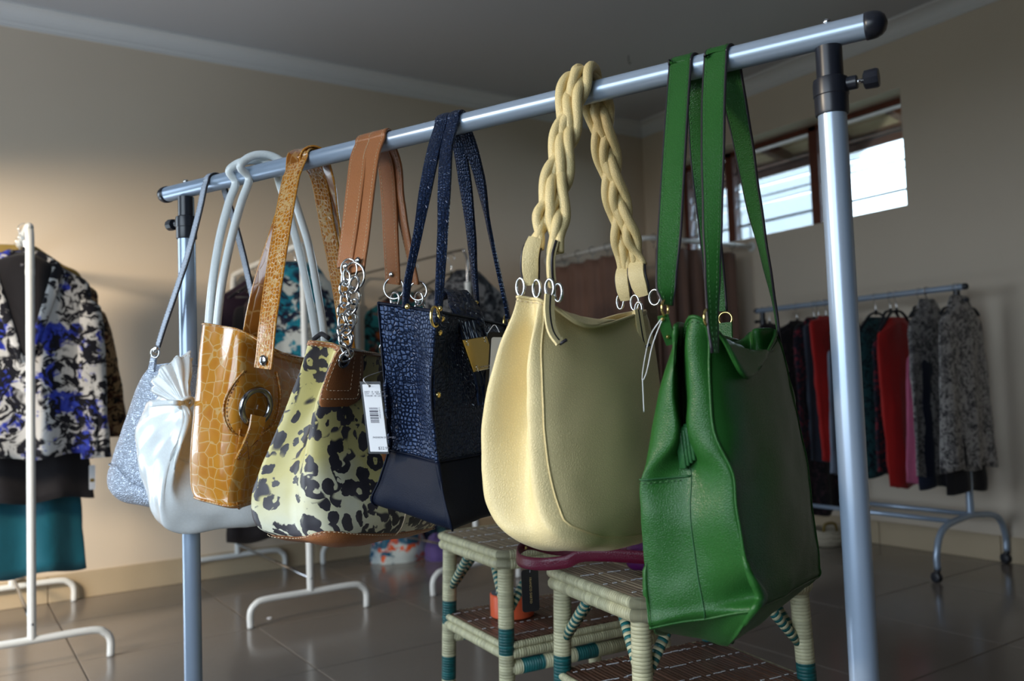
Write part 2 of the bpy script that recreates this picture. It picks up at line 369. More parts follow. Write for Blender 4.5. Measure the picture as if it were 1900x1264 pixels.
def cr4(a, b, c, d, t): return 0.5*((2*b)+(c-a)*t+(2*a-5*b+4*c-d)*t*t+(3*b-a-3*c+d)*t*t*t)
def catmull(P, n, closed=False):
    out = []; N_ = len(P)
    for i in range(N_ if closed else N_-1):
        g = (lambda k: P[k % N_]) if closed else (lambda k: P[max(0, min(N_-1, k))])
        a, b, c, d = g(i-1), g(i), g(i+1), g(i+2)
        if not closed:
            if i == 0: a = b*2-c
            if i == N_-2: d = c*2-b
        for k in range(n): out.append(cr4(a, b, c, d, k/n))
    if not closed: out.append(P[-1]*1)
    return out
def tagit(o, label, cat, group=None, kind=None):
    if label: o['label'] = label
    if cat: o['category'] = cat
    if group: o['group'] = group
    if kind: o['kind'] = kind
    return o
def thing(name, label, cat, loc=(0, 0, 0), rz=0, group=None):
    o = bpy.data.objects.new(name, None); COL.objects.link(o); o.location = loc; o.rotation_euler = (0, 0, rz); o.empty_display_size = .05
    return tagit(o, label, cat, group)
def copy_tree(o, parent=None):
    c = o.copy(); COL.objects.link(c)
    if parent: c.parent = parent
    for ch in list(o.children): copy_tree(ch, c)
    return c
def struct(name, mb, mat, parent=None, smooth=False, **k):
    o = mb.build(name, mat, parent, smooth, **k)
    if not parent: o['kind'] = 'structure'
    return o

class Loft:
    """smooth closed surface through rings of control points (top ring first)"""
    def __init__(s, rows, nu=6, nv=6, wr=0.0, wscale=14, seed=0, close_bottom=True, sag=.012):
        rows = [[V(p) for p in r] for r in rows]
        if close_bottom:
            c = sum(rows[-1], V())/len(rows[-1]); r_ = rows[-1]
            rows.append([c+(p-c)*.72-zz*sag for p in r_]); rows.append([c+(p-c)*.28-zz*sag*1.35 for p in r_]); rows.append([c+(p-c)*.02-zz*sag*1.4 for p in r_])
        s.NC = len(rows[0]); s.NR = len(rows); s.nu, s.nv = nu, nv
        R1 = [catmull(r, nu, True) for r in rows]; W_ = len(R1[0])
        cols = [catmull([R1[j][i] for j in range(s.NR)], nv) for i in range(W_)]
        s.H = len(cols[0]); s.W = W_; s.G = [[cols[i][j] for i in range(W_)] for j in range(s.H)]
        c0 = sum((p for r in s.G for p in r), V())/(s.H*s.W)
        s.sign = 1
        j = s.H//3; tot = sum(s.nrm_ij(j, i).dot(s.G[j][i]-sum(s.G[j], V())/s.W) for i in range(W_)); s.sign = 1 if tot > 0 else -1
        if wr:
            NG = [[s.G[j][i] + s.nrm_ij(j, i)*(wr*(noise.noise(s.G[j][i]*wscale+V((seed, 0, 0)))+.4*noise.noise(s.G[j][i]*wscale*2.6+V((0, seed, 3))))*min(1, j/4)) for i in range(W_)] for j in range(s.H)]
            s.G = NG
    def nrm_ij(s, j, i):
        G = s.G; a = G[j][(i+1) % s.W]-G[j][(i-1) % s.W]; b = G[min(j+1, s.H-1)][i]-G[max(j-1, 0)][i]
        n_ = a.cross(b)
        return (n_.normalized() if n_.length > 1e-12 else V((0, 0, -1)))*s.sign
    def ev(s, u, v):
        x = u*s.nu; y = max(0, min(s.H-1.001, v*s.nv)); i = int(math.floor(x)); j = int(y); fx = x-i; fy = y-j
        g = lambda jj, ii: s.G[jj][ii % s.W]
        p = (g(j, i)*(1-fx)+g(j, i+1)*fx)*(1-fy)+(g(j+1, i)*(1-fx)+g(j+1, i+1)*fx)*fy
        return p
    def nr(s, u, v):
        e = .12; a = s.ev(u+e, v)-s.ev(u-e, v); b = s.ev(u, min(v+e, (s.H-1)/s.nv))-s.ev(u, max(v-e, 0)); return (a.cross(b)).normalized()*s.sign
    def pt(s, u, v, off=0.0): return s.ev(u, v)+s.nr(u, v)*off
    def grid(s, mb, j0=0, j1=None):
        j1 = s.H-1 if j1 is None else j1
        jm = s.H//3; us = [0]
        for i in range(s.W): us.append(us[-1]+(s.G[jm][(i+1) % s.W]-s.G[jm][i]).length)
        vl = [0]
        for j in range(1, s.H): vl.append(vl[-1]+sum((s.G[j][i]-s.G[j-1][i]).length for i in range(0, s.W, 4))/len(range(0, s.W, 4)))
        vv = []; uu = []
        for j in range(j0, j1+1):
            for i in range(s.W+1): vv.append(s.G[j][i % s.W]); uu.append((us[i], vl[j]))
        ff = []; w1 = s.W+1
        for j in range(j1-j0):
            for i in range(s.W):
                q = (j*w1+i, j*w1+i+1, (j+1)*w1+i+1, (j+1)*w1+i); ff.append(q if s.sign > 0 else q[::-1])
        return mb.add(vv, ff, uu)
    def patch(s, mb, u0, u1, v0, v1, off, n=16, k=16, shape=None, thick=.0):
        """leather piece lying on the surface; shape(x,y in 0..1) bends the outline"""
        vv = []; uu = []
        for b in range(k+1):
            for a in range(n+1):
                x, y = a/n, b/k
                if shape: x, y = shape(x, y)
                u = u0+(u1-u0)*x; v = v0+(v1-v0)*y; ed = .0 if (0 < a < n and 0 < b < k) else -off*1.2
                vv.append(s.pt(u, v, off+ed)); uu.append(((u1-u0)*x*.03, (v1-v0)*y*.06))
        ff = []
        for b in range(k):
            for a in range(n):
                q = (b*(n+1)+a, b*(n+1)+a+1, (b+1)*(n+1)+a+1, (b+1)*(n+1)+a); ff.append(q if s.sign > 0 else q[::-1])
        return mb.add(vv, ff, uu)
    def find(s, px, py, off=0.0):
        best = None
        for j in range(0, s.H-1):
            for i in range(s.W):
                p = s.G[j][i]-CAM; d = p.dot(CF); e = (950+FPX*p.dot(CR)/d-px)**2+(632-FPX*p.dot(CU)/d-py)**2
                if e < 900 and s.nrm_ij(j, i).dot(p) < 0 and (best is None or e < best[0]): best = (e, i, j)
        _, i, j = best; bb = None
        for a in range(-10, 11):
            for b_ in range(-10, 11):
                u, v = (i+a*.1)/s.nu, max(0, (j+b_*.1)/s.nv); p = s.ev(u, v)-CAM; d = p.dot(CF); e = (950+FPX*p.dot(CR)/d-px)**2+(632-FPX*p.dot(CU)/d-py)**2
                if bb is None or e < bb[0]: bb = (e, u, v)
        return s.pt(bb[1], bb[2], off), s.nr(bb[1], bb[2])
    def line(s, uvs, off=.0005): return [s.pt(u, v, off) for u, v in uvs]
def dashes(mb, path, r=.0006, dash=.0035, gap=.0022, sides=5):
    """stitching along a polyline"""
    L = 0; seg = []; cur = [path[0]]
    step = .0008; pts = [path[0]]
    for a, b in zip(path, path[1:]):
        n_ = max(1, int((b-a).length/step))
        for k in range(1, n_+1): pts.append(a.lerp(b, k/n_))
    acc = 0; run = [pts[0]]; on = True
    for a, b in zip(pts, pts[1:]):
        acc += (b-a).length
        if on: run.append(b)
        if on and acc >= dash: mb.tube([run[0], run[len(run)//2], run[-1]], r, sides); on = False; acc = 0
        elif not on and acc >= gap: on = True; acc = 0; run = [b]
    return mb
def rrect(x, y, rx=.25, ry=.2):
    """map the unit square to a rounded rectangle outline (bottom corners rounded)"""
    if y > 1-ry:
        t = (y-(1-ry))/ry; k = 1-rx*(1-math.sqrt(max(0, 1-t*t))); return (.5+(x-.5)*k, y)
    return (x, y)
def text(name, body, size, pos, xdir, ydir, mat, parent, extrude=.0001, align='LEFT'):
    c = bpy.data.curves.new(name, 'FONT'); c.body = body; c.size = size; c.extrude = extrude; c.align_x = align; c.resolution_u = 3
    tmp = bpy.data.objects.new(name, c); COL.objects.link(tmp)
    me = bpy.data.meshes.new_from_object(tmp.evaluated_get(bpy.context.evaluated_depsgraph_get())); bpy.data.objects.remove(tmp); me.name = name
    x = V(xdir).normalized(); z = x.cross(V(ydir)).normalized(); y = z.cross(x)
    o = bpy.data.objects.new(name, me); COL.objects.link(o)
    mm = Matrix((x, y, z)).transposed().to_4x4(); mm.translation = V(pos)-porigin(parent)
    o.parent = parent; o.matrix_local = mm; me.materials.clear(); me.materials.append(mat); return o

# ================================================================== ROOM
YL, XR, H = 4.243, 3.947, 2.60; YB = -2.3
TS = 0.598; TX0, TY0 = 0.372, 3.222          # tile module and one joint of the floor grid
fl = MB(); fl.box(((XL+XR)/2, (YB+YL)/2, -.03), (XR-XL+.4, YL-YB+.4, .05)); floor = struct('floor', fl, M['grout'])
floor['label'] = 'grey-beige glossy tiled shop floor'
tm = MB(); tm.box((0, 0, 0), (TS-.004, TS-.004, .006), bev=.0012, seg=1)
proto = tm.build('tile', M['tile'], floor, smooth=False)
i0 = int(math.floor((XL-TX0)/TS)); i1 = int(math.ceil((XR-TX0)/TS)); j0 = int(math.floor((YB-TY0)/TS)); j1 = int(math.ceil((YL-TY0)/TS))
first = True
for i in range(i0, i1):
    for j in range(j0, j1):
        xa, xb = max(TX0+i*TS, XL), min(TX0+(i+1)*TS, XR); ya, yb = max(TY0+j*TS, YB), min(TY0+(j+1)*TS, YL)
        if xb-xa < .02 or yb-ya < .02: continue
        o = proto if first else proto.copy()
        if not first: COL.objects.link(o)
        first = False
        o.location = ((xa+xb)/2, (ya+yb)/2, -.003+rng.uniform(-.0003, .0003)); o.scale = ((xb-xa)/TS, (yb-ya)/TS, 1)
def wallbox(name, x0, x1, y0, y1, z0, z1, mat, label=None):
    b = MB(); b.box(((x0+x1)/2, (y0+y1)/2, (z0+z1)/2), (x1-x0, y1-y0, z1-z0)); o = struct(name, b, mat)
    if label: o['label'] = label
    return o
wallbox('wall_left', XL-.2, XR+.3, YL, YL+.2, -.06, H+.1, M['wall'])
wallbox('wall_back', XL-.2, XR+.3, YB-.2, YB, -.06, H+.1, M['dark_wall'])
WY0, WY1, WZ0, WZ1 = 2.375, 4.02, 1.685, 2.275       # high window
wr = MB()
for (y0, y1, z0, z1) in ((YB-.2, WY0, -.06, H+.1), (WY1, YL+.2, -.06, H+.1), (WY0, WY1, -.06, WZ0), (WY0, WY1, WZ1, H+.1)):
    wr.box((XR+.13, (y0+y1)/2, (z0+z1)/2), (.26, y1-y0, z1-z0))
struct('wall_right', wr, M['wall'])
wf = MB()
for (y0, y1, z0, z1) in ((YB-.2, DOOR_Y0, -.06, H+.1), (DOOR_Y0, DOOR_Y1, -.06, DOOR_Z0), (DOOR_Y0, DOOR_Y1, DOOR_Z1, H+.1), (DOOR_Y1, PAS_Y0, -.06, H+.1), (PAS_Y0, PAS_Y1, PAS_Z1, H+.1), (PAS_Y1, YL+.2, -.06, H+.1)):
    wf.box((XL-.1, (y0+y1)/2, (z0+z1)/2), (.2, y1-y0, z1-z0))
struct('wall_front', wf, M['dark_wall'])
wallbox('ceiling', XL-.2, XR+.3, YB-.2, YL+.2, H, H+.1, M['ceil'])
ch = MB(); hp = onz(1166, 103, H)       # small ceiling hook
hk = thing('ceiling_hook', 'small dark wire hook in the ceiling', 'hook', hp)
ch.tube([hp, hp-zz*.035, hp-zz*.045+V((.008, 0, 0)), hp-zz*.035+V((.014, 0, 0))], .0022, 6)
ch.build('hook_wire', M['edge'], hk)
# cove cornices
def cove(name, p0, p1, inward):
    p0, p1, inn = V(p0), V(p1), V(inward); mb = MB(); prof = [(0, -.085), (.008, -.085), (.008, -.072)] + [(.012+.055*(1-cos(t*pi/2)), -.068+.056*sin(t*pi/2)) for t in [k/6 for k in range(7)]] + [(.078, -.012), (.082, -.01), (.082, 0), (0, 0)]
    vv = []; n = len(prof)
    for p in (p0, p1):
        for (a, z) in prof: vv.append(p+inn*a+zz*z)
    mb.add(vv, [(k, (k+1) % n, n+(k+1) % n, n+k) for k in range(n)])
    struct(name, mb, M['cornice'])
cove('trim_1', (XL, YL, H), (XR, YL, H), (0, -1, 0)); cove('trim_2', (XR, YB, H), (XR, YL, H), (-1, 0, 0))
# baseboards made of cut floor tiles
def baseboard(name, axis, fixed, a0, a1, off0):
    g = bpy.data.objects.new(name, None); COL.objects.link(g); g['kind'] = 'structure'
    a = a0; k = 0
    edges = [a0]+[off0+TS*i for i in range(-12, 14) if a0+.03 < off0+TS*i < a1-.03]+[a1]
    for e0, e1 in zip(edges, edges[1:]):
        b = MB(); L = e1-e0-.003
        if axis == 'x': b.box(((e0+e1)/2, fixed-.005, .058), (L, .010, .116), bev=.002, seg=1)
        else: b.box((fixed-.005, (e0+e1)/2, .058), (.010, L, .116), bev=.002, seg=1)
        b.build('tile', M['base_tile'], g, smooth=False)
baseboard('baseboard_left', 'x', YL, XL, XR-.012, TX0); baseboard('baseboard_right', 'y', XR, YB, YL-.012, TY0)

# high window: brown frame, louvre blades of glass, burglar bars
win = bpy.data.objects.new('window_1', None); COL.objects.link(win); win['kind'] = 'structure'; win['label'] = 'high louvred window with red-brown frame'
XW = XR+.17
def wbar(name, mat, y0, y1, z0, z1, x0=XW-.03, x1=XW+.03, bev=.003):
    b = MB(); b.box(((x0+x1)/2, (y0+y1)/2, (z0+z1)/2), (x1-x0, y1-y0, z1-z0), bev=bev, seg=1); return b.build(name, mat, win, smooth=False)
my1 = hit(1362, 400, (1, 0, 0), (XW, 0, 0)).y; my2 = hit(1517, 330, (1, 0, 0), (XW, 0, 0)).y
wbar('frame_head', M['wood'], WY0, WY1, WZ1-.035, WZ1); wbar('frame_sill', M['wood'], WY0, WY1, WZ0, WZ0+.012)
wbar('frame_jamb', M['wood'], WY0, WY0+.02, WZ0, WZ1); wbar('frame_jamb', M['wood'], WY1-.04, WY1, WZ0, WZ1)
for my in (my1, my2): wbar('mullion', M['wood'], my-.028, my+.028, WZ0, WZ1)
secs = [(WY0+.02, my2-.028), (my2+.028, my1-.028), (my1+.028, WY1-.04)]
for (y0, y1) in secs:
    for k in range(5):
        z = WZ0+.065+k*.108; b = MB()
        b.box((XW, (y0+y1)/2, z), (.004, y1-y0-.004, .112), rot=Matrix.Rotation(rad(12), 3, 'Y'), bev=.001, seg=1); b.build('louvre_blade', M['glass'], win, smooth=False)
    for k in range(1, 5):
        wbar('louvre_clip', M['edge'], y0, y1, WZ0+.012+k*.108-.0025, WZ0+.012+k*.108+.0025, XW-.012, XW-.006, .0008)
    n = 2 if y1-y0 > .45 else 1
    for q in range(n):
        yy = y0+(y1-y0)*(.10 if n == 2 and q == 1 else .92 if n == 2 else .5)
        wbar('burglar_bar', M['edge'], yy-.004, yy+.004, WZ0, WZ1, XW+.05, XW+.058, .001)
for k in range(3):
    wbar('burglar_bar', M['edge'], WY0, WY1, WZ0+.13+k*.16-.004, WZ0+.13+k*.16+.004, XW+.06, XW+.068, .001)
# outside: eaves, bare tree, paving
M['eave'] = plain('tan_soffit', (.55, .42, .27), .8, var=.1, vscale=8); M['fascia'] = plain('dark_fascia', (.05, .05, .055), .6, var=.2, vscale=8)
M['bark'] = plain('bark', (.10, .075, .06), .9, var=.3, vscale=30); M['paving'] = plain('outside_paving', (.10, .11, .08), .9, var=.2, vscale=2)
M['roof'] = plain('brown_roof_sheet', (.16, .07, .05), .6, var=.2, vscale=4)
b = MB(); b.add([(XR+.26, 1.2, 2.47), (XR+.26, 5.2, 2.47), (XR+.82, 5.2, 2.36), (XR+.82, 1.2, 2.36), (XR+.26, 1.2, 2.53), (XR+.26, 5.2, 2.53), (XR+.82, 5.2, 2.42), (XR+.82, 1.2, 2.42)], [(0, 1, 2, 3), (7, 6, 5, 4), (0, 4, 5, 1), (3, 2, 6, 7), (0, 3, 7, 4), (1, 5, 6, 2)])
ev = thing('roof_eave', 'tan boarded roof eave outside the high window', 'eave', (XR+.26, 3.2, 2.47)); b.build('soffit', M['eave'], ev, smooth=False)
b = MB(); b.box((XR+.83, 3.2, 2.34), (.025, 4, .16), bev=.004); b.build('fascia', M['roof'], ev, smooth=False)
b = MB(); b.tube([(XR+.90, 1.2, 2.36), (XR+.90, 5.2, 2.36)], .05, 12); b.build('gutter', M['fascia'], ev)
for k in range(9):
    b = MB(); yy = 1.4+k*.45; b.add([(XR+.26, yy, 2.40), (XR+.26, yy+.05, 2.40), (XR+.80, yy+.05, 2.30), (XR+.80, yy, 2.30), (XR+.26, yy, 2.472), (XR+.26, yy+.05, 2.472), (XR+.80, yy+.05, 2.366), (XR+.80, yy, 2.366)], [(0, 1, 2, 3), (7, 6, 5, 4), (0, 4, 5, 1), (3, 2, 6, 7), (0, 3, 7, 4), (1, 5, 6, 2)]); b.build('rafter', M['wood'], ev, smooth=False)
tr = thing('bare_tree', 'bare branching tree seen through the high window', 'tree', (6.9, 7.3, 0)); b = MB()
def branch(p, d, L, r, n):
    q = [p]; 
    for k in range(4): d = (d+V((rng.uniform(-.2, .2), rng.uniform(-.2, .2), rng.uniform(-.05, .15)))).normalized(); q.append(q[-1]+d*(L/4))
    b.tube(q, [r*(1-.5*k/4) for k in range(5)], 6)
    if n:
        for k in range(3): branch(q[2+k % 3], (d+V((rng.uniform(-.9, .9), rng.uniform(-.9, .9), rng.uniform(-.2, .5)))).normalized(), L*.68, r*.5, n-1)
branch(V((6.9, 7.3, 0)), V((0, 0, 1)), 2.4, .05, 3); b.build('trunk', M['bark'], tr)
b = MB(); b.box((12, 2, -.14), (16, 24, .1)); gp = struct('ground', b, M['paving']); b = MB(); b.box((-12, 0, -.14), (18, 30, .1)); struct('ground', b, M['paving'])
# glazed shopfront behind the camera (lights the room)
sd = bpy.data.objects.new('window_2', None); COL.objects.link(sd); sd['kind'] = 'structure'
for (y0, y1, z0, z1) in ((DOOR_Y0, DOOR_Y0+.05, DOOR_Z0, DOOR_Z1), (DOOR_Y1-.05, DOOR_Y1, DOOR_Z0, DOOR_Z1), (DOOR_Y0, DOOR_Y1, DOOR_Z1-.06, DOOR_Z1)):
    b = MB(); b.box((XL-.1, (y0+y1)/2, (z0+z1)/2), (.06, y1-y0, z1-z0), bev=.004, seg=1); b.build('frame', M['wood'], sd, smooth=False)

# ================================================================== STEEL RACKS (grey-blue)
def steel_rack(L, R, label, lead, ends=.045, lowz=.24, hubdrop=0):
    L, R = V(L), V(R); u = (R-L).normalized(); a = V((-u.y, u.x, 0)); a = a if a.dot(lead) > 0 else -a
    zt = L.z; c = (L+R)/2; t = thing('garment_rack', label, 'clothes rack', (c.x, c.y, 0))
    b = MB(); b.tube([L, R], .0138, 24); b.build('top_bar', M['steel'], t, auto=40)
    for s, E in ((-1, L), (1, R)):
        e = MB(); e.lathe([(.0150, -.003), (.0150, .002), (.0146, .007), (.0125, .0125), (.0085, .0165), (.003, .0185), (.0004, .019)], E, u*s, 24); e.build('end_cap', M['black_plastic'], t)
        p = E-u*s*(ends[0 if s < 0 else 1] if isinstance(ends, tuple) else ends)
        e = MB(); e.tube([p-zz*.075, p-zz*(zt-lowz)], .0152, 24); e.build('post', M['steel'], t, auto=40)
        e = MB(); e.lathe([(.0140, -.0135), (.0142, -.048), (.0182, -.050), (.0188, -.055), (.0188, -.068), (.0180, -.069), (.0178, -.0865), (.0172, -.089), (.0155, -.0895)], p, (0, 0, 1), 24); co = e.build('collar', M['black_plastic'], t, auto=35)
        e = MB(); e.lathe([(.0003, .019), (.0032, .0185), (.0045, .0165), (.0045, .0130)], p, (0, 0, 1), 12); e.build('bolt', M['chrome'], t)
        q = p-zz*.058
        e = MB(); e.lathe([(.0075, .016), (.0075, .027), (.0065, .028)], q, u*s, 16); e.build('boss', M['black_plastic'], co, auto=40)
        kn = MB(); pr = []
        kn.lathe([(.007, .034), (.010, .0355), (.0105, .047), (.0095, .0495), (.004, .050)], q, u*s, 10); ko = kn.build('knob', M['black_plastic'], t, auto=30)
        e = MB(); e.tube([q+u*s*.020, q+u*s*.036], .0026, 10); e.build('screw', M['chrome'], ko)
        hub = V((p.x, p.y, lowz))
        e = MB(); path = []
        half = .275
        pts = [hub+a*x+zz*z for x, z in ((-half, -lowz+.055), (-half, -lowz+.115), (-half+.03, -.055), (-half+.09, -.018), (-.07, -.002), (0, .002), (.07, -.002), (half-.09, -.018), (half-.03, -.055), (half, -lowz+.115), (half, -lowz+.055))]
        e.tube(catmull(pts, 5), .0135, 14); e.build('foot', M['steel'], t)
        for s2 in (-1, 1):
            g = hub+a*(s2*half); g.z = 0
            e = MB(); e.lathe([(.003, .062), (.011, .060), (.012, .052), (.012, .044), (.006, .042)], g, (0, 0, 1), 12)
            ang = rng.uniform(0, 6); d = V((cos(ang), sin(ang), 0)); wv = V((-d.y, d.x, 0)); wc = g+zz*.0215+d*.008
            e.lathe([(.004, -.013), (.016, -.013), (.0212, -.010), (.0212, -.003), (.015, -.002), (.015, .002), (.0212, .003), (.0212, .010), (.016, .013), (.004, .013)], wc, wv, 20)
            e.box(wc+zz*.012, (.014, .018, .024), bev=.003); e.build('caster', M['dark_plastic'], t, auto=40)
    for s2 in (-1, 1):
        e = MB(); e.tube([L+u*.04+a*(s2*.115)-zz*(zt-lowz+.012), R-u*.04+a*(s2*.115)-zz*(zt-lowz+.012)], .0105, 12); e.build('lower_rail', M['steel'], t)
    return t
BR = at(1612, 48, .92); BL = hit(310, 361, (0, 0, 1), BR); BU = (BR-BL).normalized(); BA = V((-BU.y, BU.x, 0))
if BA.dot(CF) < 0: BA = -BA
steel_rack(BL, BR, 'grey-blue metal garment rack hung with handbags in the foreground', CF, ends=(.054, .0425))
GX = 3.65
G0 = hit(1405, 578, (1, 0, 0), (GX, 0, 0)); G1 = hit(1789, 532, (1, 0, 0), (GX, 0, 0)); GZ = 1.221; G0.z = G1.z = GZ
steel_rack(G0, G1, 'grey-blue metal clothes rack on casters against the far right wall', V((1, 0, 0)), ends=.035)

# ================================================================== WHITE RACKS
def white_rack(label, x, y, rz, L=.985, zt=1.455, rb=.0135, bm='white_metal'):
    t = thing('clothes_stand', label, 'clothes rack', (0, 0, 0)); r = .0135
    b = MB(); b.tube(catmull([V((0, 0, zt-.16)), V((0, 0, zt-.06)), V((0, .018, zt-.015)), V((0, .07, zt)), V((0, L/2, zt)), V((0, L-.07, zt)), V((0, L-.018, zt-.015)), V((0, L, zt-.06)), V((0, L, zt-.16))], 6), rb, 14); b.build('top_bar', M[bm], t)
    for yy in (0, L):
        b = MB(); b.tube([(0, yy, .10), (0, yy, zt-.158)], r*.98, 14); b.lathe([(r*1.06, 0), (r*1.06, .02)], (0, yy, zt-.17)); b.build('post', M['white_metal'], t, auto=40)
        b = MB(); hw = .232; b.tube(catmull([V((-hw, yy, 0.001)), V((-hw, yy, .055)), V((-hw+.018, yy, .083)), V((-hw+.06, yy, .097)), V((0, yy, .097)), V((hw-.06, yy, .097)), V((hw-.018, yy, .083)), V((hw, yy, .055)), V((hw, yy, 0.001))], 6), .0125, 14); b.build('foot', M['white_metal'], t)
        b = MB(); b.lathe([(.0005, .0165), (.003, .016), (.0045, .0135), (.0045, .012)], (0, yy, .15), (0, -1 if yy == 0 else 1, 0), 10); b.build('screw', M['nickel'], t)
    b = MB(); b.tube([(0, 0, .15), (0, L, .15)], .006, 10); b.build('tie_rod', M['nickel'], t)
    t.location = (x, y, 0); t.rotation_euler = (0, 0, rz); return t
white_rack('white tubular clothes stand at far left, in front of the blue floral blouse', .236, 3.215, 0)
white_rack('white tubular clothes stand in the middle, behind the white and amber handbags', 1.178, 3.235, 0)
white_rack('white tubular clothes stand mostly hidden behind the navy tote', 1.93, 3.235, rad(6), zt=1.48, rb=.006, bm='nickel')

# ================================================================== CURTAIN CUBICLE
RZ = 1.63; K = V((3.119, 3.350, RZ))
cr_ = thing('curtain_rail', 'white curtain rail round the fitting corner under the window', 'curtain rail', (K.x, K.y, RZ))
b = MB(); b.tube([V((K.x, YL, RZ)), V((K.x, K.y+.04, RZ)), V((K.x+.012, K.y+.012, RZ)), V((K.x+.04, K.y, RZ)), V((XR, K.y, RZ))], .013, 12); b.build('rail', M['white_metal'], cr_)
b = MB(); b.tube([V((K.x-.035, K.y+.16, RZ)), V((K.x-.035, K.y+.16, RZ+.36))], .0065, 8); b.build('upright', M['white_metal'], cr_)
for q in (V((K.x, YL-.004, RZ)), V((XR-.004, K.y, RZ))):
    b = MB(); b.lathe([(.03, -.004), (.03, .004), (.02, .008)], q, (0, -1, 0) if q.y > 4 else (-1, 0, 0), 16); b.build('flange', M['white_metal'], cr_, auto=40)
def curtain(label, p0, p1, n, seed):
    p0, p1 = V(p0), V(p1); d = (p1-p0); L = d.length; d.normalize(); nrm = V((-d.y, d.x, 0)); b = MB(); vv = []; uu = []; f0_ = V((p0.x, p0.y, 0))
    NX, NZ = n*10, 24; ztop, zbot = RZ-.045, .03
    for j in range(NZ+1):
        t = j/NZ
        for i in range(NX+1):
            s_ = i/NX; ph = 2*pi*n*s_+.8*sin(7*s_+seed); amp = .020+.016*t
            scal = .012*(1-abs(sin(ph/2)))*max(0, 1-t*6)
            vv.append(f0_+d*(L*s_)+nrm*(amp*sin(ph)+.006*sin(3*ph+5*t))+zz*(ztop+(zbot-ztop)*t-scal)); uu.append((L*s_, t*1.6))
    ff = [(j*(NX+1)+i, j*(NX+1)+i+1, (j+1)*(NX+1)+i+1, (j+1)*(NX+1)+i) for j in range(NZ) for i in range(NX)]
    b.add(vv, ff, uu); o = thing('curtain', label, 'curtain', ((p0+p1)/2).to_3d()*1)
    o.location.z = .03; b.build('drape', M['curtain'], o, solid=.002, soff=0)
    for k in range(n+1):
        g = p0+d*(L*k/n); r_ = MB(); r_.torus(g+zz*0, .022, .002, d, 14, 6); r_.tube([g-zz*.022, g-zz*.055], .0018, 6); r_.build('ring', M['nickel'], o)
curtain('brown curtain panel along the side of the fitting corner', (K.x, YL-.03, RZ), (K.x, K.y+.06, RZ), 6, 1)
curtain('brown curtain panel below the left end of the high window', (K.x+.05, K.y, RZ), (K.x+.66, K.y, RZ), 5, 4)

# ================================================================== RATTAN STOOLS
ZT, ZS = .54, .365
def stool(label, x, y, rz, L, W):
    t = thing('rattan_table', label, 'side table', (0, 0, 0)); hx, hy = L/2, W/2
    sp = lambda z: 1+.10*(ZT-z)/ZT          # legs splay outwards
    legs = [(-1, -1), (1, -1), (1, 1), (-1, 1)]; li = .018
    def lp(sx, sy, z): return V((sx*(hx-li)*sp(z), sy*(hy-li)*sp(z), z))
    for sx, sy in legs:
        b = MB(); b.tube([lp(sx, sy, z) for z in (0, .1, .2, .3, .4, .5, ZT-.012)], .0155, 14); b.build('leg', M['wrap_leg'], t)
    def rim(name, hx_, hy_, z, r):
        b = MB(); c_ = .012
        pts = [V((sx*hx_, sy*hy_, z)) for sx, sy in legs]
        loop = []
        for k in range(4):
            p, q = pts[k], pts[(k+1) % 4]
            for m_ in range(12): loop.append(p.lerp(q, (m_+.5)/12))
        b.tube(loop, r, 10, closed=True); return b.build(name, M['wrap_cream'], t)
    rim('top_rim', hx, hy, ZT-.004, .009); rim('top_rim', hx-.003, hy-.003, ZT-.022, .0115)
    k_ = sp(ZS); sx_, sy_ = (hx-.012)*k_, (hy-.012)*k_
    rim('shelf_rim', sx_, sy_, ZS-.004, .007); rim('shelf_rim', sx_, sy_, ZS-.020, .010)
    for (wd, hx_, hy_, z, mt) in ((.0085, hx-.006, hy-.004, ZT+.002, M['slat_pale']), (.0085, sx_-.004, sy_-.003, ZS+.002, M['slat'])):
        n = int(2*hx_/wd); p0 = None; wd = 2*hx_/n
        for i in range(n):
            if p0 is None:
                b = MB(); nn = 6; vv = []; 
                for s_ in (-1, 1):
                    for (ya, za) in ((-.5, -.5), (.5, -.5), (.5, .1), (.25, .5), (-.25, .5), (-.5, .1)): vv.append(V((ya*(wd-.0012), s_*hy_, za*.005)))
                b.add(vv, [(q, (q+1) % 6, 6+(q+1) % 6, 6+q) for q in range(6)]+[tuple(range(5, -1, -1)), tuple(range(6, 12))]); p0 = b.build('slat', mt, t, smooth=False); o = p0
            else: o = p0.copy(); COL.objects.link(o)
            o.location = (-hx_+wd*(i+.5), rng.uniform(-.002, .002), z+rng.uniform(-.0007, .0007))
        b = MB()
        for row in (-.78, -.26, .26, .78):
            for i in range(n):
                if (i+int(row*9)) % 2 == 0 or rng.random() < .3: b.box((-hx_+wd*(i+.5), row*hy_+rng.uniform(-.002, .002), z+.0031), (wd*.9, .0016, .0012))
        o = b.build('binding_thread', M['white_card'], t, smooth=False); o['kind'] = 'stuff'
    for sy in (-1, 1):
        zr = ZS-.048; b = MB(); b.tube([lp(-1, sy, zr), lp(1, sy, zr)], .0145, 14); b.build('stretcher', M['wrap_rail'], t)
    for sx, sy in legs:
        for dx, dy in ((1, 0), (0, 1)):
            p = lp(sx, sy, ZT-.125); q = V((sx*(hx-.03-.062*dx), sy*(hy-.03-.062*dy), ZT-.030)); b = MB(); b.tube([p, p.lerp(q, .5), q], .0085, 10); b.build('brace', M['wrap_stripe'], t)
    c = Matrix.Rotation(rz, 3, 'Z') @ V((hx, -hy, 0)); t.location = (x+c.x, y+c.y, 0); t.rotation_euler = (0, 0, rz); return t
stool('two-tier rattan side table with orange tape roll on its lower shelf', .918, 1.697, rad(-5), .40, .295)
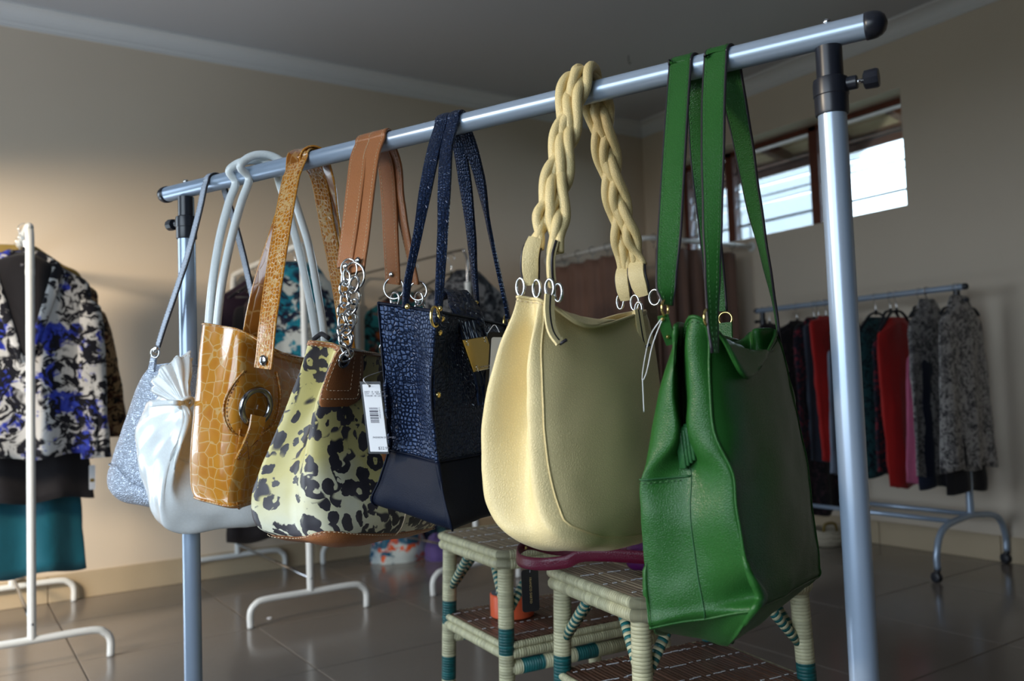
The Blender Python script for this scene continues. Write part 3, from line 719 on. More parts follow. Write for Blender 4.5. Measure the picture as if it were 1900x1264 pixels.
stool('two-tier rattan side table nearest the camera, under the green tote', .88, 1.232, rad(-8), .345, .275)
# ---- things on the tables
sc_ = hit(945, 1130, (0, 0, 1), (0, 0, ZS+.03)); tc = V((sc_.x, sc_.y, 0)); tc = hit(950, 1120, (0, 0, 1), (0, 0, ZS+.03))
tp = thing('tape_roll', 'roll of orange tape on the lower shelf of the left rattan table', 'tape', (tc.x, tc.y, ZS+.005))
zb = ZS+.006
b = MB(); R0, R1, hh = .047, .034, .048
b.lathe([(R1, 0), (R0-.002, 0), (R0, .002), (R0, hh-.002), (R0-.002, hh), (R1, hh), (R1, 0)], (tc.x, tc.y, zb), (0, 0, 1), 36, caps=False); b.build('tape', M['orange_tape'], tp, auto=40)
b = MB(); b.lathe([(R1-.004, .001), (R1, .001), (R1, hh+.001), (R1-.004, hh+.001), (R1-.004, .001)], (tc.x, tc.y, zb), (0, 0, 1), 36, caps=False); b.build('cardboard_core', M['white_card'], tp, auto=40)
b = MB(); b.lathe([(R1+.0005, hh), (R0-.003, hh), (R0-.003, hh+.0008), (R1+.0005, hh+.0008)], (tc.x, tc.y, zb), (0, 0, 1), 36); b.build('side_label', M['slate_cloth'], tp, auto=40)
# maroon shoulder bag lying on the near table, strap hanging over its edge
mbag = thing('shoulder_bag', 'maroon and purple bag lying on the near rattan table behind the yellow bag', 'handbag', (1.10, 1.10, ZT+.01))
zc = ZT+.0085
def q3(px, py, z): return hit(px, py, (0, 0, 1), (0, 0, z))
cB = V((1.08, 1.075, zc)); rows = []
for (z, k) in ((.052, .70), (.046, .93), (.026, 1.0), (.006, .96)):
    rows.append([cB+V((cos(2*pi*i/12)*.13*k*(1+.12*cos(4*pi*i/12)), sin(2*pi*i/12)*.085*k, z)) for i in range(12)])
top = [[cB+V((0, 0, .056))+(p-cB-V((0, 0, .052)))*s_ for p in rows[0]] for s_ in (.03, .5)]
lf = Loft(top+rows, 4, 4, wr=.003, wscale=30, sag=.0005); b = MB(); lf.grid(b); b.build('body', M['purple'], mbag)
P_ = [V((1.0, 1.13, ZT+.03)), V((.955, 1.215, ZT+.024)), at(1030, 1020, 1.56), at(985, 1010, 1.545), at(962, 1022, 1.50), at(965, 1040, 1.44), at(1000, 1047, 1.40), at(1050, 1043, 1.385), at(1098, 1030, 1.38), V((.985, .99, ZT+.035))]
b = MB(); pp = catmull(P_, 6); b.ribbon(pp, [.021]*len(pp), [zz+BU*.15]*len(pp), .003, .2); b.build('strap', M['maroon'], mbag)
for px_, py_, d_ in ((975, 1017, 1.52), (1006, 1017, 1.54)):
    b = MB(); b.ball(at(px_, py_, d_), .0032); b.build('stud', M['brass'], mbag)
tg = at(984, 1096, 1.435); tgx = (CR*.93+CF*.37).normalized()
tg_o = thing('hang_tag', 'black hang tag with gold vertical lettering, hanging from the maroon strap', 'tag', tg+zz*.035)
def card(mb, c, xd, yd, w_, h_, th, rc=.003):
    x, y = V(xd).normalized(), V(yd).normalized(); n = x.cross(y); ol = []
    for (sx, sy, a0) in ((1, 1, 0), (-1, 1, 90), (-1, -1, 180), (1, -1, 270)):
        for k in range(4): a = rad(a0+30*k); ol.append((sx*(w_/2-rc)+rc*cos(a), sy*(h_/2-rc)+rc*sin(a)))
    m_ = len(ol); vv = [c+x*p+y*q+n*(th/2) for p, q in ol]+[c+x*p+y*q-n*(th/2) for p, q in ol]
    return mb.add(vv, [tuple(range(m_)), tuple(range(2*m_-1, m_-1, -1))]+[(k, m_+k, m_+(k+1) % m_, (k+1) % m_) for k in range(m_)])
b = MB(); card(b, tg, tgx, zz, .031, .070, .0012, .005); b.build('card', M['black_card'], tg_o, smooth=False)
b = MB(); b.tube(catmull([tg+zz*.030, tg+zz*.042+tgx*.002, at(985, 1046, 1.435)], 5), .0008, 6); b.build('cord', M['white_card'], tg_o)
tn = tgx.cross(zz); tn = tn if tn.dot(CF) < 0 else -tn
text('lettering', 'FRANCO SARTO', .0058, tg+tn*.0009+zz*.022-tgx*.0015, -zz, tgx, M['gold_ink'], tg_o)

# ================================================================== HANDBAGS ON THE FOREGROUND BAR
BN = BA.cross(zz)
class Bag:
    def __init__(s, name, label, px):
        s.O = s.bar(px); s.t = thing(name, label, 'handbag', s.O)
    def bar(s, px):
        k0, k1 = -.1, 1.1
        for _ in range(50):
            k = (k0+k1)/2; p = BL.lerp(BR, k)-CAM
            if 950+FPX*p.dot(CR)/p.dot(CF) < px: k0 = k
            else: k1 = k
        return BL.lerp(BR, k0)
    def a(s, px, py, a): return hit(px, py, BA, s.O+BA*a)           # pixel ray meets the plane at distance a across the bar
    def b(s, px, py, b): return hit(px, py, BU, s.O+BU*b)
    def ring(s, NL, NR, FR, an, af, gus=.02, bulge=.012, fk=.9, M1=None, c=.16, fg=None, G=None, m2=None, fold=None):
        NL, NR, FR = s.a(*NL, an), s.a(*NR, an), s.a(*FR, af)
        FL = FR+(NL-NR)*fk; FL.z = FR.z
        G_ = G if G is not None else (NL+NR)/2+BA*gus
        M1_ = M1 if M1 is not None else (NR+FR)/2+BU*bulge
        M2_ = m2 if m2 is not None else (NL+FL)/2-BU*bulge
        FG = (FR+FL)/2-BA*(gus if fg is None else fg)
        def cor(p, q, r): return [q+(p-q)*c, q+(r-q)*c]
        r_ = [M2_]+cor(M2_, NL, G_)+[G_]+cor(G_, NR, M1_)+[M1_]+cor(M1_, FR, FG)+[FG]+cor(FG, FL, M2_)
        if fold: r_[2] = s.a(*fold[0], an+.002); r_[3] = s.a(*fold[1], an+fold[3]); r_[4] = s.a(*fold[2], an+.002)
        return r_
    def over(s, p, q, R=.0160, da=20, f0_=0):
        """points over the bar, from the height of p (in front) to that of q (behind)"""
        b0, b1 = (p-s.O).dot(BU), (q-s.O).dot(BU); out = []
        for f in range(f0_, 181-f0_, da):
            k = f/180; k = k*k*(3-2*k); out.append(s.O+BU*(b0+(b1-b0)*k)+(BA*-cos(rad(f))+zz*sin(rad(f)))*R)
        return out
    def strap(s, name, mat, front, px, back, thick=.003, R=.0158, n=5, px2=None, wtop=None, pad=.15, parent=None, up0=None):
        """front/back: [(pixel x, pixel y, a, width m, twist deg)] ordered from the bag up / from the bar down"""
        P = [(s.a(x, y, a), w_, tw) for x, y, a, w_, tw in front]
        wt = wtop or P[-1][1]
        ov = s.over(s.a(*front[-1][:3]), s.a(*back[0][:3]), R)
        P += [(p, wt, 0) for p in ov]+[(s.a(x, y, a), w_, tw) for x, y, a, w_, tw in back]
        pts = catmull([p for p, _, _ in P], n); m_ = len(pts); W_ = []; D_ = []
        for i in range(m_):
            f = min(i/n, len(P)-1.0001); k = int(f); fr = f-k; fr = fr*fr*(3-2*fr)
            wv = P[k][1]*(1-fr)+P[k+1][1]*fr; tw = rad(P[k][2]*(1-fr)+P[k+1][2]*fr)
            W_.append(wv); t_ = (pts[min(i+1, m_-1)]-pts[max(i-1, 0)]).normalized()
            D_.append(Matrix.Rotation(tw, 3, t_) @ BU)
        b = MB(); b.ribbon(pts, W_, D_, thick, pad); o = b.build(name, mat, parent or s.t, auto=50)
        s.last = (pts, W_, D_); return o
    def edges(s, parent, thick, mat=None, r=.0009, only=None):
        """painted dark edge along both sides of the last strap"""
        pts, W_, D_ = s.last; b = MB()
        for sg in (-1, 1):
            if only and sg != only: continue
            q = []
            for i in range(len(pts)):
                t_ = (pts[min(i+1, len(pts)-1)]-pts[max(i-1, 0)]).normalized(); d = (D_[i]-t_*D_[i].dot(t_)).normalized(); q.append(pts[i]+d*(sg*(W_[i]/2)))
            b.tube(q, max(r, thick*.55), 6)
        return b.build('painted_edge', mat or M['edge'], parent)
    def stitch(s, parent, thick, inset=.003, mat=None, r=.00045):
        pts, W_, D_ = s.last; b = MB()
        for sg in (-1, 1):
            for face in (-1, 1):
                q = []
                for i in range(len(pts)):
                    t_ = (pts[min(i+1, len(pts)-1)]-pts[max(i-1, 0)]).normalized(); d = (D_[i]-t_*D_[i].dot(t_)).normalized(); nn = t_.cross(d)
                    q.append(pts[i]+d*(sg*(W_[i]/2-inset))+nn*(face*(thick/2*1.1)))
                dashes(b, q, r, .003, .002, 4)
        return b.build('stitching', mat or M['thread'], parent)
    def dring(s, c, R=.010, r=.0016, n=None, mat='chrome', sx=1.0, name='ring', parent=None, xdir=None):
        b = MB(); b.torus(c, R, r, n if n is not None else BU, 22, 8, sx, xdir); return b.build(name, M[mat], parent or s.t)
def stud(p, n, r, mat, parent, name='stud'):
    b = MB(); b.lathe([(r, -.0005), (r, .0006), (r*.8, .0018), (r*.4, .0025), (.0002, .0028)], p, n, 12); return b.build(name, M[mat], parent)

# ---------------------------------------------------------------- green tote
B = Bag('tote_bag', 'green pebbled leather tote at the right end of the rack bar', 1330)
NA, FA = -.110, .135
gr = [
    B.ring((1240, 592), (1312, 583), (1449, 612), NA, FA, .125, .004, .8, M1=B.b(1386, 703, .036), m2=B.b(1372, 632, -.030), c=.30, fg=.05, fold=((1252, 606), (1264, 664), (1280, 588), .06)),
    B.ring((1226, 640), (1322, 640), (1462, 660), NA, FA, .115, .006, .85, c=.28, fg=.05, fold=((1252, 652), (1266, 690), (1278, 640), .055)),
    B.ring((1207, 720), (1333, 720), (1476, 725), NA, FA, .085, .010, .9, c=.20, fold=((1250, 728), (1268, 742), (1281, 722), .05)),
    B.ring((1192, 810), (1344, 805), (1487, 790), NA, FA, .050, .012, .9, c=.18, fold=((1252, 815), (1271, 822), (1288, 808), .035)),
    B.ring((1185, 888), (1356, 880), (1497, 855), NA, FA, .022, .012, .9, c=.16),
    B.ring((1186, 960), (1366, 955), (1505, 920), NA, FA, .012, .012, .9, c=.16),
    B.ring((1192, 1060), (1386, 1060), (1514, 1000), NA, FA, .010, .008, .9, c=.13),
    B.ring((1201, 1130), (1398, 1115), (1518, 1050), NA, FA, .012, .004, .9, c=.10),
    B.ring((1208, 1165), (1392, 1140), (1517, 1070), NA, FA, .016, .0, .9, c=.10),
    B.ring((1232, 1176), (1352, 1200), (1478, 1104), NA+.050, FA-.01, .006, .0, .9, c=.14),
]
gr[6][4] += BA*.006; gr[7][4] += BA*.030+BU*.004; gr[7][5] += BA*.006; gr[8][4] += BA*.012
lf = Loft(gr, 7, 7, wr=.0028, wscale=16, seed=3, sag=.004); b = MB(); lf.grid(b); body = b.build('body', M['green'], B.t, solid=.0028)
GL = lf
# seams and stitching on the gusset and front panel
b = MB(); b.tube(lf.line([(1.5+.1*k, 4.05) for k in range(-6, 16)], .0012), .0012, 6); b.tube(lf.line([(3.0, 3.6+.15*k) for k in range(30)], .0002), .0010, 6); b.build('seam', M['green_in'], B.t)
b = MB(); dashes(b, lf.line([(1.5+.1*k, 4.15) for k in range(-6, 15)], .0010), .0006); dashes(b, lf.line([(1.0+.1*k, .22) for k in range(0, 20)], .0008), .0005); dashes(b, lf.line([(3.6+.1*k, .22) for k in range(0, 60)], .0008), .0005); b.build('stitching', M['green_thread'], B.t)
b = MB(); b.tube(lf.line([(4.55, .1+.15*k) for k in range(54)], .0008), .0017, 6); b.tube(lf.line([(k*.1, 8.0) for k in range(121)], .0004), .0014, 6); b.tube(lf.line([(7.5, .1+.15*k) for k in range(54)], .0006), .0015, 6); b.build('piping', M['green'], B.t)
b = MB(); b.tube(lf.line([(k*.1, .03) for k in range(121)], .0002), .0022, 6, closed=False); b.build('rim_binding', M['green'], B.t)
# zipper tongue tucked in the gusset fold
zc = B.a(1272, 836, NA+.016); b = MB()
for k in range(4): b.box(zc+BU*(.0035*(k-1.5))+zz*.003*k, (.0034, .010, .040), rot=Matrix.Rotation(rad(-8), 3, 'Y'), bev=.0015)
b.build('zip_end', M['green_in'], B.t)
# straps
f1 = [(1238, 566, NA-.002, .013, 60), (1236, 520, NA+.004, .020, 20), (1243, 420, -.085, .0255, 4), (1250, 300, -.058, .0265, 0), (1257, 190, -.030, .0265, 0)]
k1 = [(1296, 200, .030, .0265, 0), (1302, 300, .058, .026, 0), (1316, 420, .085, .026, 0), (1326, 520, .108, .026, 0), (1330, 578, .115, .026, 0)]
s1 = B.strap('handle', M['green'], f1, 1264, k1, .0032, px2=1274); B.edges(s1, .0032); B.stitch(s1, .0032, mat=M['green_thread'])
f2 = [(1326, 655, NA+.001, .010, 75), (1322, 590, NA+.002, .013, 60), (1322, 500, NA+.020, .015, 35), (1322, 400, -.075, .019, 18), (1323, 260, -.050, .0245, 4), (1324, 180, -.030, .026, 0)]
k2 = [(1362, 180, .030, .026, 0), (1378, 260, .052, .024, 10), (1397, 370, .080, .021, 20), (1420, 480, .105, .017, 45), (1438, 570, .124, .013, 65), (1448, 640, .130, .011, 70), (1462, 690, .137, .008, 75)]
s2 = B.strap('handle', M['green'], f2, 1325, k2, .0032, px2=1340); B.edges(s2, .0032); B.stitch(s2, .0032, mat=M['green_thread'])
# tabs, rings, studs
for (x, y, a, bb) in ((1234, 572, NA-.003, 0), (1312, 590, NA-.002, 0), (1346, 592, .118, 0)):
    B.dring(B.a(x, y, a), .0088, .0014, BU if x != 1346 else BA, 'brass')
b = MB(); p0 = B.a(1230, 585, NA-.004); p1 = lf.pt(1.5, .9, .002); b.ribbon([p0, p0.lerp(p1, .5)-BA*.002, p1], [.012, .013, .012], [BU+BA*.3]*3, .003, .2); tb = b.build('strap_tab', M['green'], B.t, auto=40)
for v_ in (.15, .75): stud(p0.lerp(p1, v_)-BA*.004, -BA, .0022, 'brass', tb)
b = MB(); q0 = B.a(1340, 600, .112); q1 = B.a(1341, 672, .100); b.ribbon([q0, q0.lerp(q1, .5), q1], [.027, .028, .024], [BU]*3, .003, .2); tb = b.build('strap_tab', M['green'], B.t, auto=40)
for y_ in (640, 663): stud(B.a(1338, y_, .1045), -BA, .003, 'brass', tb)
# price tag on a white cord at its far-left edge
pt = B.a(1193, 724, NA+.022); tgo = thing('price_tag', 'narrow white tag seen edge-on, on a cord at the green tote', 'tag', pt)
b = MB(); card(b, pt-zz*.006, (CF*.97+CR*.16), zz, .022, .036, .0009); b.build('card', M['white_card'], tgo, smooth=False)
b = MB(); b.tube(catmull([B.a(1228, 590, NA-.006), B.a(1206, 625, NA-.001), B.a(1194, 680, NA+.015), pt+zz*.011, B.a(1200, 690, NA+.010), B.a(1211, 640, NA-.002), B.a(1229, 592, NA-.006)], 6), .0006, 5); b.build('cord', M['white_card'], tgo)

# ---------------------------------------------------------------- yellow hobo
B = Bag('handbag', 'pale yellow soft leather hobo bag with braided handles', 1075)
NA, FA = -.125, .125
yw = [
    B.ring((951, 549), (1004, 556), (1204, 577), NA, FA, .012, .0, .7, c=.25, M1=B.b(1092, 607, .030), m2=B.b(1080, 598, -.012)),
    B.ring((941, 590), (1008, 592), (1212, 606), NA, FA, .006, .004, .8, c=.22),
    B.ring((920, 650), (1009, 650), (1224, 650), NA, FA, .004, .010, .9, c=.22),
    B.ring((900, 730), (1013, 735), (1236, 730), NA, FA, .004, .014, .95, c=.22),
    B.ring((889, 810), (1018, 815), (1246, 800), NA, FA, .0, .017, .95, c=.22),
    B.ring((888, 880), (1028, 890), (1252, 870), NA, FA, -.006, .018, .95, c=.24),
    B.ring((894, 940), (1042, 948), (1246, 930), NA, FA, -.010, .015, .95, c=.28),
    B.ring((920, 985), (1060, 990), (1232, 975), NA, FA, -.010, .008, .95, c=.30),
    B.ring((975, 1016), (1082, 1016), (1212, 1003), NA+.018, FA-.02, -.006, .004, .95, c=.30),
]
for j, r_ in enumerate(yw):                      # soft vertical fold down the gusset
    k = [0, .3, .8, 1, 1, .9, .6, .3, 0][j]; r_[3] += BA*(.030*k)+BU*.006*k; r_[2] -= BA*(.004*k); r_[4] += -BA*(.010*k)-BU*(.010*k); r_[5] += BU*(.003*k)
lf = Loft(yw, 7, 7, wr=.0030, wscale=13, seed=9, sag=.007); b = MB(); lf.grid(b); b.build('body', M['yellow'], B.t, solid=.003)
b = MB(); b.tube(lf.line([(4.5, .12*k) for k in range(0, 54)], .0001)+lf.line([(4.5+.1*k, 6.5+.9*sin(min(1, k/12)*pi/2)) for k in range(1, 34)], .0001), .0014, 6); b.build('seam', M['yellow_rope'], B.t)
b = MB(); b.tube(lf.line([(k*.1, .02) for k in range(121)], 0), .0020, 6); b.build('rim_binding', M['yellow'], B.t)
b = MB(); dashes(b, lf.line([(k*.1, .22) for k in range(121)], .0006), .0005); b.build('stitching', M['thread'], B.t)
def braid(bag, ctrl, ph, name):
    P = catmull(ctrl, 12); n = len(P); T = [(P[min(i+1, n-1)]-P[max(i-1, 0)]).normalized() for i in range(n)]
    L = [0]
    for i in range(1, n): L.append(L[-1]+(P[i]-P[i-1]).length)
    o = bag.t; root = None
    for k in range(3):
        q = []; rr = []
        for i in range(n):
            x = T[i].cross(BA*.6+BU*.8+zz*.1) if abs(T[i].z) > .5 else BU*1.0
            x = (BU-T[i]*BU.dot(T[i])).normalized(); y = T[i].cross(x)
            e = min(1, L[i]/.05, (L[-1]-L[i])/.05); e = e*e*(3-2*e)
            f = 2*pi*L[i]/.19+k*2*pi/3+ph
            q.append(P[i]+x*((.0085*sin(f))*e+(k-1)*.0062*(1-e))+y*(.0062*sin(2*f)*e))
            rr.append(.0066*(.80+.20*e))
        b = MB(); b.tube(q, rr, 10); s_ = b.build('strand', M['yellow_rope'], root or o)
        if k == 0: root = s_; root.name = name; root.data.name = name
    return root
h1 = [B.a(993, 462, -.108), B.a(1006, 410, -.098), B.a(1022, 345, -.080), B.a(1038, 270, -.056), B.a(1050, 205, -.034)]+B.over(B.a(1050, 205, -.034), B.a(1104, 215, .036), .0265, 32, 10)+[B.a(1104, 215, .036), B.a(1120, 290, .062), B.a(1136, 360, .082), B.a(1150, 430, .098), B.a(1161, 505, .110)]
braid(B, h1, 0, 'braided_handle')
h2 = [B.a(1030, 470, -.103), B.a(1034, 415, -.094), B.a(1039, 350, -.074), B.a(1050, 275, -.054), B.a(1064, 205, -.034)]+B.over(B.a(1074, 180, -.030), B.a(1120, 210, .036), .0265, 32, 10)+[B.a(1120, 210, .036), B.a(1132, 285, .060), B.a(1147, 360, .080), B.a(1168, 430, .096), B.a(1187, 495, .110)]
braid(B, h2, 1.6, 'braided_handle')
for (tx, ty, bx, by, a, wd, dv) in ((993, 450, 987, 527, -.110, .020, BU*.8+BA*.5), (1030, 455, 1026, 532, -.106, .013, BU*.6-BA*.7), (1158, 500, 1162, 556, .112, .020, BU), (1182, 490, 1194, 548, .110, .024, BU)):
    p0, p1 = B.a(tx, ty, a), B.a(bx, by, a); b = MB(); pts = catmull([p0+zz*.004, p0.lerp(p1, .3)-BA*.008, p0.lerp(p1, .7)-BA*.006, p1], 4)
    n_ = len(pts); wl = [wd*(.72+.28*sin(min(1, (i+1)/4)*pi/2))*(1-.28*max(0, (i-n_*.6)/(n_*.4))) for i in range(n_)]; b.ribbon(pts, wl, [dv]*n_, .0075, .35); tb = b.build('handle_tab', M['yellow'], B.t, auto=50)
    e = MB()
    for sg in (-1, 1):
        d = dv.normalized(); e.tube([pts[i]+d*(sg*wl[i]*.52) for i in range(n_)], .0016, 6)
    e.tube([pts[0]+dv.normalized()*(wl[0]*x*.5) for x in (-1, -.4, .4, 1)], .0016, 6); e.build('painted_edge', M['edge'], tb)
for (x, y, a, sx_) in ((966, 533, -.118, .55), (996, 536, -.112, .5), (1020, 535, -.118, .55), (1036, 543, -.108, .5), (1151, 560, .112, .5), (1178, 562, .108, .6), (1185, 575, .10, .5), (1215, 552, .108, .8)):
    B.dring(B.a(x, y, a), .0105, .0019, (CF+BU*.6), 'chrome', sx_, xdir=CR)
for (pts_) in ([(1020, 548, -.122), (1019, 580, -.128), (1025, 615, -.131), (1040, 638, -.130)], [(1183, 575, .080), (1187, 600, .080), (1191, 625, .082), (1196, 645, .085)]):
    b = MB(); q = catmull([B.a(*p) for p in pts_], 4); b.ribbon(q, [.014]*len(q), [BU*.4+BA*.9]*len(q), .0030, .2); tb = b.build('ring_tab', M['yellow'], B.t, auto=40)
    e = MB(); e.tube(q+[q[-1]+BU*.008+zz*.004], .0022, 6); e.build('painted_edge', M['edge'], tb)

# ---------------------------------------------------------------- navy tote
B = Bag('tote_bag', 'navy crocodile-embossed leather tote with gold plate', 830)
NA, FA = -.120, .120
nv_ = [
    B.ring((703, 562), (812, 578), (950, 606), NA, FA, .010, .002, .9, c=.10),
    B.ring((706, 600), (806, 620), (954, 630), NA, FA, .012, .004, .9, c=.10),
    B.ring((714, 700), (800, 720), (966, 700), NA, FA, .016, .006, .95, c=.10),
    B.ring((720, 790), (806, 810), (974, 780), NA, FA, .014, .006, .95, c=.10),
    B.ring((722, 835), (812, 858), (977, 825), NA, FA, .004, .006, .95, c=.10),
    B.ring((706, 890), (824, 925), (977, 880), NA-.004, FA, -.004, .006, .95, c=.10),
    B.ring((692, 932), (838, 978), (970, 930), NA-.004, FA, -.002, .003, .95, c=.10),
]
lf = Loft(nv_, 7, 7, wr=.0024, wscale=15, seed=5, sag=.006); b = MB(); lf.grid(b, 0, 4*7); b.build('upper_body', M['navy'], B.t, solid=.0028, label='crocodile-embossed upper body')
b = MB(); lf.grid(b, 4*7, lf.H-1); b.build('base_panel', M['navy_plain'], B.t, solid=.0028, label='smooth navy base panel')
b = MB(); b.tube(lf.line([(4.5, .14*k) for k in range(0, 46)], .0006), .0016, 6); b.tube(lf.line([(k*.1, .02) for k in range(121)], 0), .0022, 6); b.tube(lf.line([(k*.1, 4.0) for k in range(121)], .0005), .0014, 6); b.tube(lf.line([(1.5, .14*k) for k in range(0, 46)], .0006), .0014, 6); b.build('piping', M['navy_plain'], B.t)
# handle tab with studs on the front panel
def stub(u, v0, v1, hw, name='handle_tab'):
    b = MB(); lf.patch(b, u-hw, u+hw, v0, v1, .0030, 10, 14, lambda x, y: rrect(x, y, .5, .18)); return b.build(name, M['navy'], B.t)
tb = stub(4.95, .0, 2.45, .26)
for v_ in (.35, .95, 2.15): stud(lf.pt(4.95, v_, .0034), lf.nr(4.95, v_), .0042, 'brass', tb)
tb = stub(7.0, .0, 2.2, .24); stud(lf.pt(7.0, .35, .0034), lf.nr(7.0, .35), .004, 'brass', tb)
# flap that runs from back to front carrying the plate
fl_ = [B.b(836, 552, -.062), B.b(846, 541, -.040), B.b(860, 560, .0), B.b(868, 590, .045), B.b(884, 640, .060), B.b(902, 700, .066), B.b(908, 745, .066)]
pts = catmull(fl_, 5); b = MB(); b.ribbon(pts, [.036+.02*min(1, i/14) for i in range(len(pts))], [BA]*len(pts), .004, .15); fo = b.build('closing_flap', M['navy_scale'], B.t, auto=50)
b = MB()
for sg in (-1, 1): b.tube([p+BA*(sg*(.017+.0095*min(1, i/14)))+BU*.002 for i, p in enumerate(pts)], .0012, 5)
b.build('flap_edge', M['navy_plain'], fo)
c = [B.b(x, y, .0735) for x, y in ((857, 631), (902, 624), (921, 686), (878, 691))]
mid = sum(c, V())/4; px_ = ((c[1]-c[0])+(c[2]-c[3])).normalized(); py_ = zz; pw = ((c[1]-c[0]).length+(c[2]-c[3]).length)/2; phh = ((c[3]-c[0]).length+(c[2]-c[1]).length)/2
ex = (c[1]-c[0]); ey = (c[3]-c[0]); b = MB(); nn = BU
gv = []
for (z, k) in ((-.0010, .0), (.0010, .0), (.0014, .018)):
    gv += [c[0]+ex*x+ey*y+nn*z for x, y in ((k, k), (1-k, k), (1-k, 1-k), (k, 1-k))]
b.add(gv, [(3, 2, 1, 0), (8, 9, 10, 11)]+[(r*4+i, r*4+(i+1) % 4, r*4+4+(i+1) % 4, r*4+4+i) for r in (0, 1) for i in range(4)])
pl = b.build('gold_plate', M['gold_plate'], fo, smooth=False)
for (x, y) in ((.13, .10), (.86, .08), (.16, .90)):
    b = MB(); o_ = c[0]+ex*x+ey*y+nn*.0020; q = [o_+px_*(.0026*cos(t))*(1 if t < pi else 1)+zz*(.0016*sin(t)+(.0016 if t < pi else -.0016)) for t in [rad(a_) for a_ in range(40, 270, 20)]]
    q2 = [o_+px_*(.0018*cos(rad(a_)))+zz*(.0016+.0016*sin(rad(a_))) for a_ in range(30, 271, 24)]+[o_+px_*(.0018*cos(rad(a_)))+zz*(-.0016+.0016*sin(rad(a_))) for a_ in range(90, -151, -24)]
    b.tube(q2, .0006, 5); b.ball(o_+px_*.0022-zz*.0042, .0007); b.build('emblem', M['chrome'], pl)
b = MB(); b.tube([c[0]+ex*.22+ey*.975+nn*.002, c[0]+ex*.98+ey*.975+nn*.002], .0007, 5); b.build('engraved_line', M['chrome'], pl)
text('engraved_name', 'THE MANOR CLUB', .0040, c[0]+ex*.27+ey*.925+nn*.0022, ex, -ey, M['chrome'], pl)
# handles: strips at the bar that roll into cords lower down
f1 = [(752, 572, NA-.004, .009, 70), (757, 520, -.108, .0105, 60), (774, 440, -.088, .0125, 45), (792, 340, -.060, .019, 20), (806, 275, -.034, .0225, 4)]
k1 = [(850, 262, .028, .0215, 0), (862, 330, .050, .0225, 0), (874, 430, .078, .019, 15), (880, 510, .098, .0165, 30), (886, 572, .110, .014, 40)]
B.strap('handle', M['navy'], f1, 818, k1, .0045, R=.0165, px2=832, pad=.5)
f2 = [(811, 602, NA-.010, .010, 70), (815, 545, -.110, .0120, 50), (821, 440, -.086, .0145, 30), (825, 340, -.060, .0195, 10), (829, 275, -.034, .0205, 0)]
k2 = [(872, 268, .030, .0225, 0), (890, 330, .052, .0205, 15), (907, 420, .080, .0135, 45), (924, 500, .100, .0105, 65), (939, 570, .116, .0105, 70), (942, 592, .120, .0095, 70)]
B.strap('handle', M['navy'], f2, 838, k2, .0045, R=.0165, px2=850, pad=.5)
B.dring(B.a(807, 588, NA-.014), .0125, .0018, BU, 'brass', .62, xdir=BA); B.dring(B.a(940, 600, .122), .0125, .0018, BU, 'brass', .62, xdir=BA)
for x, y, a in ((816, 573, NA-.006), (756, 569, NA-.012), (884, 562, .102)): stud(B.a(x, y, a), -BA, .0038, 'brass', B.t)
# black edged tag behind the yellow bag
pc = B.b(925, 676, .080); tgo = thing('price_tag', 'black-edged tag half hidden between navy tote and yellow bag', 'tag', pc+zz*.03)
tx_ = (BA*.75+BU*.25).normalized(); ty_ = (zz+BA*.16).normalized()
b = MB(); card(b, pc, tx_, ty_, .042, .088, .0011); b.build('card', M['black_card'], tgo, smooth=False)
b = MB(); nrm_ = tx_.cross(ty_); nrm_ = nrm_ if nrm_.dot(CF) < 0 else -nrm_; card(b, pc+nrm_*.0008+tx_*.002, tx_, ty_, .034, .074, .0006); b.build('paper_label', M['white_card'], tgo, smooth=False)
b = MB(); b.tube(catmull([pc+ty_*.042, pc+ty_*.055-BU*.01, B.b(905, 618, .070)], 5), .0006, 5); b.build('cord', M['nylon'], tgo)

# ---------------------------------------------------------------- leopard bag
B = Bag('handbag', 'leopard print bag with brown trim and silver chain handles', 690)
NA, FA = -.125, .135
lp_ = [
    B.ring((567, 630), (632, 643), (780, 668), NA, FA, .020, .0, .8, c=.2),
    B.ring((561, 652), (622, 664), (786, 682), NA, FA, .016, .006, .85, c=.2),
    B.ring((541, 710), (606, 730), (800, 730), NA, FA, .010, .012, .95, c=.2),
    B.ring((506, 800), (594, 812), (818, 800), NA-.008, FA, -.004, .016, 1, c=.22),
    B.ring((470, 880), (598, 890), (832, 870), NA-.012, FA, -.012, .020, 1, c=.22),
    B.ring((455, 935), (604, 948), (838, 925), NA-.012, FA, -.014, .020, 1, c=.24),
    B.ring((465, 972), (612, 990), (834, 955), NA-.010, FA, -.012, .014, 1, c=.26),
    B.ring((500, 992), (622, 1008), (815, 978), NA, FA, -.008, .006, 1, c=.28),
]
for j, r_ in enumerate(lp_):
    k = [0, .3, 1, 1.1, 1, .8, .5, .2][j]; r_[3] += BA*(.020*k)+BU*.004*k; r_[4] -= BA*.005*k+BU*.003*k; r_[5] += BA*.000*k; r_[6] -= BU*(.010*k if j < 5 else 0)
lf = Loft(lp_, 7, 7, wr=.0036, wscale=14, seed=12, sag=.009); b = MB(); lf.grid(b); b.build('body', M['leopard'], B.t, solid=.0028)
b = MB(); lf.patch(b, 0, 12, .0, .62, .0016, 110, 6); b.build('rim_binding', M['brown'], B.t)
b = MB(); dashes(b, lf.line([(k*.1, .50) for k in range(121)], .0022), .0005, .0032, .0024); dashes(b, lf.line([(k*.1, .14) for k in range(121)], .0022), .0005, .0032, .0024); b.build('stitching', M['thread'], B.t)
